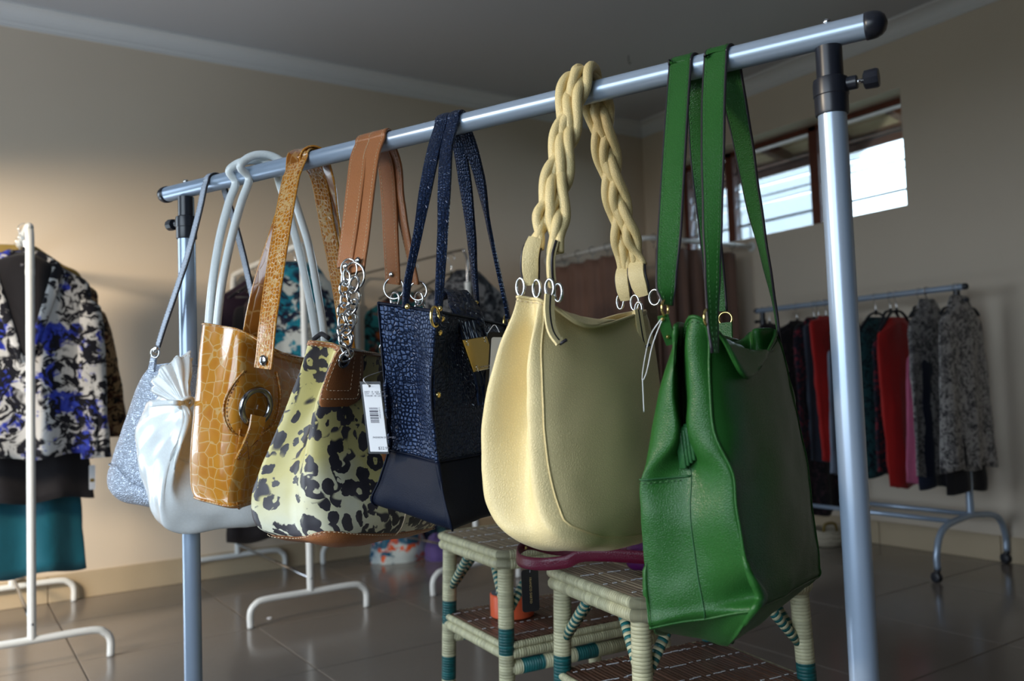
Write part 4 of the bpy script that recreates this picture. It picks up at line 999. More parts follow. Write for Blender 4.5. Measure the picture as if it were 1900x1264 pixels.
# brown base: wraps the bottom, rises in a point at the near corner
b = MB()
def baseshape(x, y):
    u = 12*x; up = math.exp(-((u-4.4)/1.1)**2)+.35*math.exp(-((u-1.4)/.7)**2)
    return (x, 1-(1-y)*min(1, .75+.25*up))
lf.patch(b, 0, 12, 5.85, 10.0, .0022, 120, 14, baseshape); b.build('base_panel', M['brown'], B.t)
b = MB(); dashes(b, [lf.pt(12*k/200, 5.85+4.15*baseshape(k/200, .02)[1], .0030) for k in range(201)], .0005, .0034, .0024); b.build('stitching', M['thread'], B.t)
b = MB(); zq = [B.a(598+x, 620+y, NA+.022) for x, y in ((-16, 10), (-6, 2), (0, 0), (12, 8))]; b.tube(catmull(zq, 4), .0035, 8); b.build('zip_tape', M['black_cloth'], B.t)
# brown grommet tab (near) and small brown tag
b = MB(); lf.patch(b, 4.05, 5.55, .0, 2.35, .0032, 16, 18, lambda x, y: rrect(.5+(x-.5)*(.84+.16*y), y, .42, .22)); tb = b.build('grommet_tab', M['brown'], B.t)
sh = lambda x, y: rrect(.5+(x-.5)*(.84+.16*y), y, .42, .22)
def tabpt(x, y, off=.0040): x, y = sh(x, y); return lf.pt(4.05+1.5*x, 2.35*y, off)
b = MB(); dashes(b, [tabpt(.09, .1+.8*k/20) for k in range(21)]+[tabpt(.09+.82*k/20, .91) for k in range(1, 20)]+[tabpt(.91, .9-.8*k/20) for k in range(21)], .0005, .0032, .0022); dashes(b, [tabpt(.22, .1+.7*k/20) for k in range(21)]+[tabpt(.22+.56*k/20, .82) for k in range(1, 20)]+[tabpt(.78, .8-.7*k/20) for k in range(21)], .0004, .0032, .0022); b.build('stitching', M['thread'], tb)
gp_ = tabpt(.5, .44, .0045); gn = lf.nr(4.8, 1.0); b = MB(); b.torus(gp_, .0095, .0026, gn, 24, 8); b.build('grommet', M['nickel'], tb)
b = MB(); b.lathe([(.0090, -.001), (.0088, .0002), (.0002, .0004)], gp_, gn, 18); b.build('grommet_hole', M['edge'], tb)
b = MB(); lf.patch(b, 5.75, 6.25, 2.6, 3.75, .0030, 8, 10, lambda x, y: rrect(.5+(x-.5)*(.55+.45*y), y, .4, .2)); b.build('leather_tag', M['brown'], B.t)
b = MB(); b.tube(lf.line([(6.0, 2.4+.1*k) for k in range(0, 60)], .0006), .0012, 5); b.build('seam', M['thread'], B.t)
# handles: flat brown straps, D rings, chain links
f1 = [(640, 494, -.086, .030, -8), (650, 420, -.070, .030, -4), (660, 340, -.048, .030, 0), (666, 290, -.028, .030, 0)]
k1 = [(716, 305, .030, .027, 0), (722, 370, .052, .027, 0), (725, 440, .072, .0265, 0), (728, 500, .088, .0265, 0), (729, 527, .094, .0265, 0)]
s1 = B.strap('handle', M['brown'], f1, 664, k1, .0042, R=.0166, px2=684, pad=.15); B.stitch(s1, .0042, .003); B.edges(s1, .0042, M['brown'])
f2 = [(660, 506, -.090, .031, -6), (669, 440, -.074, .031, -3), (679, 350, -.050, .031, 0), (688, 290, -.030, .031, 0)]
k2 = [(731, 305, .034, .027, 5), (740, 370, .056, .0245, 15), (752, 430, .076, .022, 25), (764, 490, .094, .0215, 30), (770, 527, .104, .0235, 25)]
s2 = B.strap('handle', M['brown'], f2, 690, k2, .0042, R=.0166, px2=700, pad=.15); B.stitch(s2, .0042, .003); B.edges(s2, .0042, M['brown'])
stud(B.a(664, 483, -.094), -BA, .0046, 'nickel', s2, 'rivet'); stud(B.a(726, 509, .086), -BA, .0046, 'chrome', s1, 'rivet'); stud(B.a(641, 494, -.096), -BA, .0048, 'chrome', s1, 'rivet')
rg = []
for (x, y, a, R_, d) in ((657, 512, -.094, .0185, 0), (648, 500, -.092, .0145, 1), (731, 535, .094, .0175, 2), (776, 540, .106, .0150, 3)):
    B.dring(B.a(x, y, a), R_, .0017, (CF+BU*(.5 if d < 2 else .3)), 'chrome', 1.0, 'd_ring', xdir=CR)
def chain(bag, P, name, Rr=.0118, sag=0):
    pts = catmull([V(p) for p in P], 30); L = [0]
    for i in range(1, len(pts)): L.append(L[-1]+(pts[i]-pts[i-1]).length)
    step = Rr*1.42; n = int(L[-1]/step); root = None
    def atl(l):
        for i in range(1, len(L)):
            if L[i] >= l: return pts[i-1].lerp(pts[i], (l-L[i-1])/max(1e-9, L[i]-L[i-1])), (pts[i]-pts[i-1]).normalized()
        return pts[-1], (pts[-1]-pts[-2]).normalized()
    g = bpy.data.objects.new(name, None); COL.objects.link(g); g.parent = bag.t
    for k in range(n+1):
        p, t_ = atl(k*step); side = t_.cross(CF).normalized(); fr = t_.cross(side).normalized()
        nn = (fr*cos(rad(38))+side*sin(rad(38)*(1 if k % 2 else -1)))
        b = MB(); b.torus(p, Rr, .0019, nn, 20, 8, .82, xdir=side); b.build('link', M['chrome'], g)
    return g
chain(B, [B.a(657, 528, -.098), B.a(655, 560, -.104), B.a(648, 600, -.118), B.a(640, 640, -.130), gp_+gn*.006+zz*.004], 'chain')
chain(B, [B.a(642, 516, -.094), B.a(640, 560, -.096), B.a(636, 600, -.100), B.a(646, 650, -.100)], 'chain', .0108)
chain(B, [B.a(733, 556, .096), B.a(728, 600, .100), B.a(716, 640, .104), B.a(712, 665, .106)], 'chain')
chain(B, [B.a(778, 555, .108), B.a(780, 600, .112), B.a(782, 670, .118)], 'chain', .0105)
# white price tag with barcode
tc4 = [B.b(x, y, .062) for x, y in ((671, 709), (709, 707), (717, 838), (688, 845))]
pc = B.a(695, 775, -.145); tn = (-CF*.85-BU*.10+zz*.04).normalized(); tx_ = (CR-tn*CR.dot(tn)).normalized(); ty_ = -tn.cross(tx_)
if ty_.z < 0: ty_ = -ty_
tx_, ty_ = (tx_*cos(rad(6.5))+ty_*sin(rad(6.5))*0).normalized(), (ty_*cos(rad(7.5))-tx_*sin(rad(7.5))).normalized()
dd = (pc-CAM).dot(CF)/FPX; tw_, th_ = 39*dd, 135*dd
tgo = thing('price_tag', 'white barcode price tag with black border, hanging on the leopard bag', 'tag', pc+ty_*th_/2)
b = MB(); card(b, pc, tx_, ty_, tw_, th_, .0009, .001); b.build('card', M['black_card'], tgo, smooth=False)
b = MB(); card(b, pc+tn*.0007+tx_*tw_*.03-ty_*.0005, tx_, ty_, tw_*.86, th_*.93, .0005, .001); lab = b.build('paper_label', M['white_card'], tgo, smooth=False)
fo_ = pc+tn*.0011
def tp_(x, y): return fo_+tx_*(x*tw_)+ty_*(y*th_)
b = MB(); y = .135; r2 = random.Random(4)
while y > -.065:
    h_ = r2.choice([.006, .010, .016, .024]); b.add([tp_(-.20, y), tp_(.22, y), tp_(.22, y-h_), tp_(-.20, y-h_)], [(0, 1, 2, 3)]); y -= h_+r2.choice([.005, .008, .012])
b.build('barcode', M['ink'], lab, smooth=False)
for (s_, sz, x, y) in (('DEPT   8   SIZE  MSR', .0030, -.34, .345), ('LOT    14   7054', .0030, -.34, .318), ('COLOR  58  LEOPARD', .0030, -.34, .290), ('FASHION SHOPPERS', .0033, -.20, -.285), ('$32.99', .0052, .0, -.44)):
    text('lettering', s_, sz, tp_(x, y), tx_, ty_, M['ink'], lab, .00005)
text('barcode_digits', '4 10079 83261', .0024, tp_(.26, .14), -ty_, tx_, M['ink'], lab, .00005)
b = MB(); b.lathe([(.0002, 0), (.0016, 0)], tp_(-.05, .435), tn, 10, caps=False); b.build('eyelet', M['edge'], lab)
b = MB(); b.tube(catmull([tp_(-.05, .435)+tn*.001, B.a(676, 702, -.15), lf.pt(5.9, 1.3, .004)], 6), .0007, 6); b.build('cord', M['nylon'], tgo)

# ---------------------------------------------------------------- amber croc bag
B = Bag('handbag', 'amber patent crocodile-embossed bag with large ring', 548)
NA, FA = -.115, .115
tn_ = [
    B.ring((368, 599), (446, 612), (598, 672), NA, FA, .006, .002, .9, c=.22, M1=B.b(520, 655, .030)),
    B.ring((365, 630), (445, 640), (600, 690), NA, FA, .004, .006, .95, c=.22),
    B.ring((358, 700), (444, 710), (602, 730), NA, FA, -.002, .012, 1, c=.24),
    B.ring((351, 770), (438, 780), (598, 780), NA, FA, -.006, .014, 1, c=.24),
    B.ring((344, 850), (434, 862), (588, 835), NA, FA, -.008, .014, 1, c=.24),
    B.ring((345, 900), (432, 920), (574, 880), NA, FA, -.006, .010, 1, c=.24),
    B.ring((358, 926), (436, 944), (560, 902), NA+.004, FA, -.004, .004, 1, c=.24),
]
lf = Loft(tn_, 7, 7, wr=.0016, wscale=12, seed=21, sag=.006); b = MB(); lf.grid(b); b.build('body', M['tan_croc'], B.t, solid=.0028)
b = MB(); b.tube(lf.line([(k*.1, .02) for k in range(121)], 0), .0018, 6); b.tube(lf.line([(4.62, 3.2+.12*k) for k in range(0, 32)], .0006), .0016, 6); b.tube(lf.line([(k*.1, 5.75) for k in range(121)], .0006), .0016, 6); b.build('piping', M['tan_croc_small'], B.t)
# ring panel: piped pear outline, big ring, strap through it
out_ = [(452, 688), (432, 715), (418, 745), (417, 775), (428, 800), (446, 812)]; oR = [(478, 812), (505, 790), (517, 760), (518, 725), (512, 690)]
b = MB(); b.tube(catmull([lf.find(x, y, .0016)[0] for x, y in out_], 5), .0016, 6); b.tube(catmull([lf.find(x, y, .0016)[0] for x, y in oR], 5), .0016, 6); ap = b.build('ring_panel_piping', M['tan_croc_small'], B.t)
b = MB(); dashes(b, catmull([lf.find(x+5, y, .0012)[0] for x, y in out_], 5), .0006, .003, .002); dashes(b, catmull([lf.find(x-5, y, .0012)[0] for x, y in oR], 5), .0006, .003, .002); b.build('stitching', M['tan_back'], ap)
rc, rn = lf.find(467, 753, .011)
b = MB(); b.torus(rc, .0265, .0048, rn, 40, 12); b.build('ring', M['nickel'], B.t)
def onface(pl, off): return [lf.find(x, y, off)[0] for x, y in pl]
sd_ = (rn.cross(zz)).normalized()
pe = lf.find(447, 853, .004)[0]; p0 = rc-zz*.013+rn*.004
pts = catmull([p0, p0.lerp(pe, .25)+rn*.0045, p0.lerp(pe, .6)+rn*.0035, pe], 7)
b = MB(); b.ribbon(pts, [.029]*len(pts), [sd_]*len(pts), .0034, .15); st_ = b.build('ring_strap', M['tan_croc'], B.t, auto=50)
b = MB(); pa = [p+rn*.0026 for p in pts[7:]]
dashes(b, [p+sd_*.012 for p in pa], .0006); dashes(b, [p-sd_*.012 for p in pa], .0006); b.tube([pa[-9]+sd_*.010, pa[-1]-sd_*.010], .0006, 5); b.tube([pa[-9]-sd_*.010, pa[-1]+sd_*.010], .0006, 5); b.build('stitching', M['tan_back'], st_)
lp2 = catmull(onface([(457, 812), (450, 845), (443, 880), (438, 910), (436, 932)], .0022), 5)
b = MB(); b.ribbon(lp2, [.031]*len(lp2), [sd_]*len(lp2), .0026, .1); b.build('lower_strap', M['tan_croc'], B.t, auto=50)
# handles
f1 = [(488, 684, NA-.010, .036, -4), (491, 660, NA-.008, .036, -4), (497, 600, NA+.004, .036, -4), (508, 520, -.088, .036, 0), (522, 430, -.066, .036, 0), (538, 340, -.036, .036, 0), (545, 318, -.028, .036, 0)]
k1 = [(592, 335, .032, .030, 0), (606, 410, .054, .030, 0), (620, 480, .074, .030, 0), (634, 560, .094, .030, 0), (646, 650, .110, .030, 0)]
s1 = B.strap('handle', M['tan_croc_small'], f1, 548, k1, .0032, R=.0162, px2=566, pad=.15); B.edges(s1, .0032, M['tan_croc']); B.stitch(s1, .0032, .003, M['tan_back'])
stud(lf.pt(4.98, .75, .012) if False else B.a(488, 669, NA-.014), -BA, .0078, 'nickel', s1, 'rivet')
f2 = [(462, 640, NA+.050, .020, 55), (470, 590, NA+.050, .021, 50), (487, 520, -.060, .022, 40), (515, 430, -.045, .024, 20), (540, 345, -.026, .030, 0)]
k2 = [(610, 335, .034, .026, 10), (622, 400, .058, .024, 25), (634, 470, .080, .018, 45), (646, 560, .100, .018, 50), (652, 640, .110, .018, 50)]
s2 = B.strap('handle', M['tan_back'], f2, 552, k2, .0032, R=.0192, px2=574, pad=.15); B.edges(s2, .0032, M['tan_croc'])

# ---------------------------------------------------------------- white gathered bag
B = Bag('handbag', 'white patent leather bag with gathered frilled end', 472)
SH = .04
def wring(cx, cy, a, ry, rb, pl=0, npl=9, n=27, ph=0, e1=None, e2=None):
    c = B.a(cx, cy, a+SH); out = []; e1 = e1 or BU; e2 = e2 or zz
    for i in range(n):
        t = 2*pi*i/n; k = 1+pl*cos(npl*t+ph)+.35*pl*cos(5*t+1.3)
        out.append(c+e2*(sin(t)*ry*k)+e1*(cos(t)*rb*k))
    return out
fd = (-CR*.62+zz*.62+CF*.42).normalized(); e2_ = (CR*.72+zz*.70); e2_ = (e2_-fd*e2_.dot(fd)).normalized(); e1_ = e2_.cross(fd)
nk_ = B.a(345, 748, -.136+SH)
def fring(l, r2, r1, pl): 
    out = []
    for i in range(27):
        t = 2*pi*i/27; k = 1+pl*cos(9*t)+.4*pl*cos(4*t+1); out.append(nk_+fd*(l+.006*pl*cos(9*t+1))+e2_*(sin(t)*r2*k+.012*l/.06)+e1_*(cos(t)*r1*k))
    return out
rows = [fring(.066, .037, .022, .16), fring(.058, .034, .020, .17), fring(.030, .019, .012, .15), fring(.004, .0085, .008, .1), wring(338, 766, -.132, .018, .018, .12),
        wring(305, 800, -.126, .052, .046, .09), wring(292, 840, -.112, .092, .050, .055), wring(318, 858, -.082, .113, .056, .03), wring(400, 858, -.02, .118, .058, .012), wring(490, 848, .05, .116, .056), wring(555, 835, .10, .105, .052), wring(585, 825, .125, .06, .03)]
lf = Loft(rows, 3, 6, wr=.0075, wscale=12, seed=31, close_bottom=False); b = MB(); lf.grid(b); b.build('body', M['white'], B.t, solid=.0018, soff=0)
e = MB(); e.tube(lf.line([(k*.2, .04) for k in range(136)], 0), .0012, 5); e.build('frill_edge', M['white'], B.t)
e = MB(); dashes(e, lf.line([(k*.2, .6) for k in range(136)], .0010), .0005); e.build('stitching', M['thread'], B.t)
e = MB(); nk = [nk_+e2_*(sin(t)*.0115)+e1_*(cos(t)*.0115) for t in [2*pi*k/16 for k in range(16)]]; e.tube(nk, .0030, 8, closed=True)
tail = [nk_-CF*.010, B.a(330, 748, -.185+SH), B.a(305, 748, -.195+SH), B.a(279, 751, -.200+SH)]; tt_ = catmull(tail, 4); e.ribbon(tt_, [.0085]*len(tt_), [zz]*len(tt_), .003, .1); e.build('drawstring', M['white'], B.t)
def whandle(fr, px, px2, R, bk):
    fr = [B.a(x, y, a_+.02) for x, y, a_ in fr]; bk = [B.a(*p) for p in bk]; P = fr+B.over(fr[-1], bk[0], R, 32, 10)+bk; b = MB(); b.tube(catmull(P, 7), .0068, 12); b.build('handle', M['white'], B.t)
whandle([(385, 640, -.100), (388, 590, -.098), (395, 520, -.088), (408, 440, -.066), (425, 375, -.044), (437, 340, -.030)], 450, 470, .0235, [(520, 345, .032), (540, 410, .060), (558, 480, .082), (575, 560, .100), (588, 640, .112), (592, 700, .115)])
whandle([(401, 640, -.098), (404, 590, -.096), (413, 520, -.086), (430, 440, -.064), (448, 375, -.044), (462, 332, -.030)], 484, 498, .0285, [(538, 345, .034), (556, 400, .060), (574, 460, .082), (589, 540, .100), (601, 620, .112), (604, 700, .115)])

# ---------------------------------------------------------------- silver shoulder bag
B = Bag('handbag', 'silver crinkled shoulder bag with thin strap at the left end of the bar', 408)
NA, FA = -.045, .17
sv = [
    B.ring((272, 680), (322, 674), (500, 690), NA, FA, .0, .0, .9, c=.26),
    B.ring((250, 712), (322, 706), (508, 715), NA, FA, -.006, .008, 1, c=.26),
    B.ring((226, 770), (318, 765), (518, 755), NA, FA, -.010, .014, 1, c=.26),
    B.ring((205, 830), (312, 830), (524, 805), NA, FA, -.012, .016, 1, c=.26),
    B.ring((190, 885), (308, 890), (522, 850), NA, FA, -.012, .014, 1, c=.26),
    B.ring((194, 912), (306, 920), (512, 880), NA, FA, -.010, .010, 1, c=.28),
    B.ring((222, 930), (310, 940), (496, 896), NA+.01, FA-.01, -.006, .004, 1, c=.28),
]
lf = Loft(sv, 6, 6, wr=.0030, wscale=14, seed=41, sag=.005); b = MB(); lf.grid(b); b.build('body', M['silver'], B.t, solid=.0026)
b = MB(); lf.patch(b, .7, 4.0, 3.55, 6.8, .0022, 22, 14, lambda x, y: (x, y if y > .5 else .5-(.5-y)*(1-.75*max(0, (x-.55)/.45)))); bp = b.build('corner_patch', M['silver'], B.t)
b = MB(); b.tube([lf.pt(.7+3.3*k/30, 3.55+3.25*(0 if k/30 < .55 else .5*.75*((k/30-.55)/.45)), .003) for k in range(31)], .0012, 5); b.tube(lf.line([(k*.1, .02) for k in range(121)], 0), .0018, 6); b.build('piping', M['silver'], B.t)
rgp = B.a(288, 655, NA-.002)
f1 = [(293, 642, NA, .0135, -8), (306, 600, -.044, .0135, -6), (330, 530, -.042, .0135, -4), (352, 460, -.036, .0135, 0), (370, 390, -.026, .0135, 0), (378, 352, -.021, .0135, 0)]
k1 = [(420, 365, .022, .0135, 0), (434, 410, .040, .0135, 0), (450, 470, .060, .0135, 0), (464, 530, .080, .0135, 0), (480, 600, .100, .0135, 0), (492, 670, .118, .0135, 0)]
s1 = B.strap('shoulder_strap', M['silver_strap'], f1, 392, k1, .0032, px2=402, pad=.15); B.edges(s1, .0032, only=1); B.stitch(s1, .0032, .002, M['silver'], .0006)
B.dring(rgp, .0085, .0018, CF, 'chrome', .8, xdir=CR)
b = MB(); b.lathe([(.004, -.006), (.0052, -.003), (.0052, .003), (.004, .006)], B.a(290, 648, NA-.001), (zz*.9+CR*.35), 12); b.build('swivel', M['chrome'], B.t)
p0 = B.a(286, 660, NA); p1 = B.a(281, 690, NA-.004); b = MB(); b.ribbon([p0, p0.lerp(p1, .5), p1], [.014, .016, .018], [BU]*3, .004, .3); b.build('strap_tab', M['silver'], B.t, auto=40)

# ================================================================== CLOTHES ON THE BACKGROUND RACKS
def hanger(label, c, zbar, ang=0.0, half=.19, drop=.115, mat='black_plastic', group=None, yaw=0.0):
    """hook over the bar at (c.x, c.y, zbar); arms run along direction ang"""
    d = V((cos(ang), sin(ang), 0)); t = thing('hanger', label, 'hanger', (c.x, c.y, zbar), 0, group); z0 = zbar-.075; o = V((c.x, c.y, 0))
    R_ = .0175; b = MB(); hk = [o+d*(R_*cos(rad(a)))+zz*(zbar+.0165-R_+R_*sin(rad(a))+.0) for a in range(-25, 181, 20)]
    hk = [o+d*(R_*cos(rad(a)))+zz*(zbar+.0016+R_*sin(rad(a))) for a in range(-30, 200, 20)]+[o-d*.008+zz*(zbar-.025), o+zz*(zbar-.036), o+zz*(z0+.0)]
    b.tube(catmull(hk, 3), .0016, 7); b.build('hook', M['chrome'], t)
    b = MB(); b.tube(catmull([o-d*half+zz*(zbar-drop-.05), o-d*half*.75+zz*(zbar-drop-.022), o-d*.05+zz*(z0-.012), o+zz*z0, o+d*.05+zz*(z0-.012), o+d*half*.75+zz*(zbar-drop-.022), o+d*half+zz*(zbar-drop-.05)], 5), .0055, 8, aspect=1.3); b.tube([o+zz*(z0+.014), o+zz*(z0-.01)], .007, 10); b.tube([o-d*half*.8+zz*(zbar-drop-.045), o+d*half*.8+zz*(zbar-drop-.045)], .004, 8)
    b.build('arms', M[mat], t); return t
def garment(name, label, cat, c, ang, zs, zh, hs, hh, th, mat, seed=0, folds=5, amp=.25, slope=.07, sleeves=None, neck=.075, waist=None, shift=0.0, group=None, yoke=True, sleeve_mat=None):
    d = V((cos(ang), sin(ang), 0)); nr = V((-d.y, d.x, 0)); o = V((c.x, c.y, 0)); t = thing(name, label, cat, (c.x, c.y, zh), 0, group)
    N = 30; rows = []; r_ = random.Random(seed); ph = [r_.uniform(0, 6) for _ in range(4)]
    L = zs-zh; prof = []
    if yoke: prof += [(neck, zs, .35, 0), (neck*1.25, zs-.012, .55, 0), (hs*.72, zs-.012, .75, 1), (hs*.97, zs-.03, .9, 1)]
    for k in range(0 if not yoke else 1, 8):
        f = k/7; w_ = hs+(hh-hs)*f
        if waist: w_ += waist*math.exp(-((f-.42)/.18)**2)
        prof.append((w_, zs-(.03 if yoke else 0)-(L-(.03 if yoke else 0))*f, 1, 1 if yoke else 0))
    for (w_, z, tk, sl) in prof:
        f = (zs-z)/L; row = []
        for i in range(N):
            a = 2*pi*i/N; x = cos(a)*w_; fo = amp*f*(sin(folds*a+ph[0]+f*1.5)+.5*sin((folds*2+1)*a+ph[1]+2*f)); y = sin(a)*th*tk*(1+fo)+.012*f*sin(x*38+ph[2])*1.0
            zdrop = slope*(abs(x)/hs)*max(0, 1-f*1.6) if sl else 0
            row.append(o+d*(x+shift*f)+nr*y+zz*(z-zdrop+(.008*sin(x*30+ph[3])*f if f > .9 else 0)))
        rows.append(row)
    lf = Loft(rows, 3, 4, wr=.006, wscale=9, seed=seed, close_bottom=False); b = MB(); lf.grid(b); b.build('body', M[mat], t, solid=.0018, soff=0)
    if sleeves:
        ln, rw, out = sleeves
        for sg in (-1, 1):
            rws = []
            for k in range(7):
                f = k/6; cx = hs*.93+out*f+.01*sin(3*f+seed); zc_ = zs-slope-.075-ln*f; rr = rw*(1-.25*f)*(.75+.25*min(1, 4*f))
                rws.append([o+d*(sg*cx+cos(2*pi*i/14)*rr)+nr*(sin(2*pi*i/14)*rr*.62*(1+.2*f*sin(3*2*pi*i/14+ph[1])))+zz*(zc_+cos(2*pi*i/14)*sg*-.03*(1-f)) for i in range(14)])
            s_ = Loft(rws, 3, 4, wr=.006, wscale=11, seed=seed+sg, close_bottom=False); b = MB(); s_.grid(b); b.build('sleeve', M[sleeve_mat or mat], t, solid=.0018, soff=0)
    t['_'] = 0; del t['_']
    return t, lf
# ---------------- left white stand
X1 = .236; ZB = 1.455
def p1(y): return V((X1, y, 0))
hanger('black hanger with beaded hook holding the blue floral blouse', V((X1-.01, 3.31, 0)), ZB, 0, .17)
bl, lf = garment('blouse', 'blue, black and white floral blouse on the far left stand', 'blouse', V((.222, 3.31, 0)), 0, 1.375, .680, .205, .235, .055, 'blue_floral', 3, 4, .12, .075, sleeves=(.56, .062, .035), neck=.055)
# find the camera-facing side of the blouse and lay the black inner top in its V neck
uf = min(range(0, 300), key=lambda k: lf.pt(k/10, 3, 0).y+abs(lf.pt(k/10, 3, 0).x-.222)*.5)/10
b = MB(); lf.patch(b, uf-3.0, uf+3.0, 0.0, 6.6, .0035, 16, 16, lambda x, y: (.5+(x-.5)*(1-.93*max(0, (y-.28)/.72)), y)); b.build('inner_top', M['black_cloth'], bl)
q = lf.pt(uf, 3.2, .006); b = MB(); b.box(q, (.022, .001, .012)); b.build('neck_label', M['edge'], bl)
for sg in (-1, 1):
    b = MB(); pts = [lf.pt(uf+sg*3.1*(1-.93*max(0, (k/12-.28)/.72)), 6.6*k/12, .006) for k in range(13)]; b.ribbon(pts, [.018+.016*sin(pi*k/12) for k in range(13)], [V((1, 0, 0))]*13, .004, .2); b.build('collar', M['blue_floral'], bl)
b = MB()
for k in range(4): z_ = lf.pt(uf, 7.5+3*k*1.4, .004); b.lathe([(.0045, 0), (.0045, .0015), (.001, .002)], z_, (0, -1, 0), 10)
b.build('buttons', M['edge'], bl)
hanger('clip hanger holding the black skirt under the floral blouse', p1(3.40), ZB, 0, .15)
sk, _ = garment('skirt', 'black skirt hanging below the blue floral blouse, with a paper tag', 'skirt', V((.225, 3.40, 0)), 0, 1.30, .525, .14, .222, .035, 'black_cloth', 8, 3, .1, .02)
pc = ony(171, 886, 3.345); b = MB(); card(b, pc, V((1, 0, 0)), zz, .020, .085, .001); tgo = thing('price_tag', 'small white paper tag on the black skirt at far left', 'tag', pc); b.build('card', M['white_card'], tgo, smooth=False)
b = MB(); card(b, pc+V((0, -.0009, -.01)), V((1, 0, 0)), zz, .014, .012, .0005); b.build('yellow_sticker', M['olive_cloth'], tgo, smooth=False)
hanger('hanger holding the teal satin skirt on the far left stand', p1(3.47), ZB, 0, .15)
garment('skirt', 'teal satin skirt showing below the black skirt on the far left stand', 'skirt', V((.205, 3.47, 0)), 0, 1.28, .265, .15, .225, .03, 'teal_cloth', 9, 3, .12, .02)
hanger('hanger holding the brown leopard blouse on the far left stand', p1(3.57), ZB, 0, .18)
garment('blouse', 'brown leopard print blouse showing behind the blue floral blouse', 'blouse', V((.255, 3.57, 0)), 0, 1.385, .75, .235, .25, .045, 'brown_leopard', 5, 4, .1, .085, sleeves=(.50, .065, .06), neck=.06)
hanger('hanger holding the olive gold top on the far left stand', p1(3.68), ZB, 0, .19)
garment('top', 'olive gold top whose shoulders show above the floral blouse', 'top', V((.225, 3.66, 0)), 0, 1.455, .80, .22, .22, .04, 'olive_cloth', 6, 4, .1, .075, neck=.06)
# ---------------- middle white stand
X2 = 1.19
hanger('clear hanger holding the teal floral top on the middle stand', V((X2, 3.36, 0)), ZB, 0, .17, mat='clear_plastic')
garment('top', 'teal, navy and white floral top on the middle white stand', 'top', V((X2+.02, 3.36, 0)), 0, 1.40, .78, .165, .20, .05, 'teal_floral', 14, 4, .12, .09, sleeves=(.20, .055, .03), neck=.06)
hanger('clear hanger holding the dark brown print top on the middle stand', V((X2, 3.55, 0)), ZB, 0, .18, mat='clear_plastic')
garment('top', 'dark brown print top right behind the teal floral top', 'top', V((X2+.05, 3.55, 0)), 0, 1.36, .72, .20, .21, .045, 'dark_print', 15, 4, .12, .08, neck=.06)
hanger('clear hanger holding the dark plum top on the middle stand', V((X2, 3.88, 0)), ZB, 0, .19, mat='clear_plastic')
garment('top', 'dark plum top at the wall end of the middle white stand', 'top', V((X2, 3.88, 0)), 0, 1.385, .75, .205, .22, .05, 'plum_cloth', 16, 4, .12, .07, sleeves=(.25, .055, .01), neck=.06)
hanger('hanger holding the long black skirt on the middle stand', V((X2, 3.76, 0)), ZB, 0, .16)
garment('skirt', 'long black skirt whose frayed hem shows below the white handbag', 'skirt', V((X2+.01, 3.76, 0)), 0, 1.28, .235, .15, .20, .04, 'black_cloth', 17, 4, .15, .02)
# ---------------- third white stand
th3 = rad(6); d3 = V((-sin(th3), cos(th3), 0)); P3 = V((1.93, 3.235, 0))
def p3(s): return P3+d3*s
q = p3(.12); hanger('clear hanger holding the mottled grey top behind the navy tote', q, ZB, th3, .20, mat='clear_plastic')
garment('top', 'fluffy mottled grey and black top behind the navy tote handles', 'top', q+V((.085, 0, 0)), th3, 1.40, .80, .235, .24, .07, 'grey_fur', 18, 5, .2, .12, sleeves=(.30, .06, .03), neck=.06)
q = p3(.42); hanger('clear hanger holding the orange and teal top', q, ZB, th3, .20, mat='clear_plastic')
garment('top', 'brown, orange and teal print top left of the navy tote', 'top', q+V((-.06, 0, 0)), th3, 1.33, .70, .22, .22, .05, 'orange_teal', 19, 4, .12, .09, neck=.06)
# ---------------- grey-blue rack by the right wall
GR = 'clothes on the rack by the right wall'
def rgar(name, label, cat, pxl, pyl, zs, zh, hs, hh, mat, seed, hlabel=None, slope=.06, th=.02, hmat='black_plastic', clip=False, folds=5, amp=.2, x0=3.65, waist=None, yoke=True, shift=0, sleeves=None):
    y = onx(pxl, pyl, x0-hs*.97).y; c = V((x0, y, 0))
    if hlabel: hanger(hlabel, V((GX, y, 0)), GZ, 0, min(.18, hs*.9), max(.07, GZ-zs-.01+.0), hmat)
    garment(name, label, cat, c, 0, zs+.025, zh, hs, hh, th, mat, seed, folds, amp, slope, group=None, neck=.055, waist=waist, yoke=yoke, shift=shift, sleeves=sleeves)
rgar('jacket', 'black patterned jacket at the left end of the right wall rack', 'jacket', 1392, 660, 1.12, .40, .17, .18, 'dark_print', 31, 'black hanger holding the black patterned jacket on the right rack')
rgar('blouse', 'dark burgundy patterned blouse second from the left on the right rack', 'blouse', 1440, 640, 1.12, .42, .18, .18, 'dark_print', 32, 'black hanger holding the dark burgundy blouse on the right rack')
rgar('blouse', 'navy blouse with red dots left of the red trousers', 'blouse', 1474, 640, 1.13, .50, .17, .17, 'navy_red_print', 33, 'black hanger holding the navy red dotted blouse')
rgar('skirt', 'long burgundy patterned skirt reaching lowest on the right rack', 'skirt', 1500, 900, 1.08, .175, .12, .15, 'dark_print', 34, 'clip hanger holding the long burgundy skirt', slope=.02)
rgar('trousers', 'slate blue trousers left of the red trousers', 'trousers', 1494, 640, 1.11, .44, .12, .11, 'slate_cloth', 35, 'clip hanger holding the slate blue trousers', slope=.01)
rgar('trousers', 'red trousers hanging left of the foreground rack post', 'trousers', 1505, 630, 1.13, .44, .13, .10, 'red_cloth', 36, 'chrome clip hanger holding the red trousers', slope=.01, shift=.03)
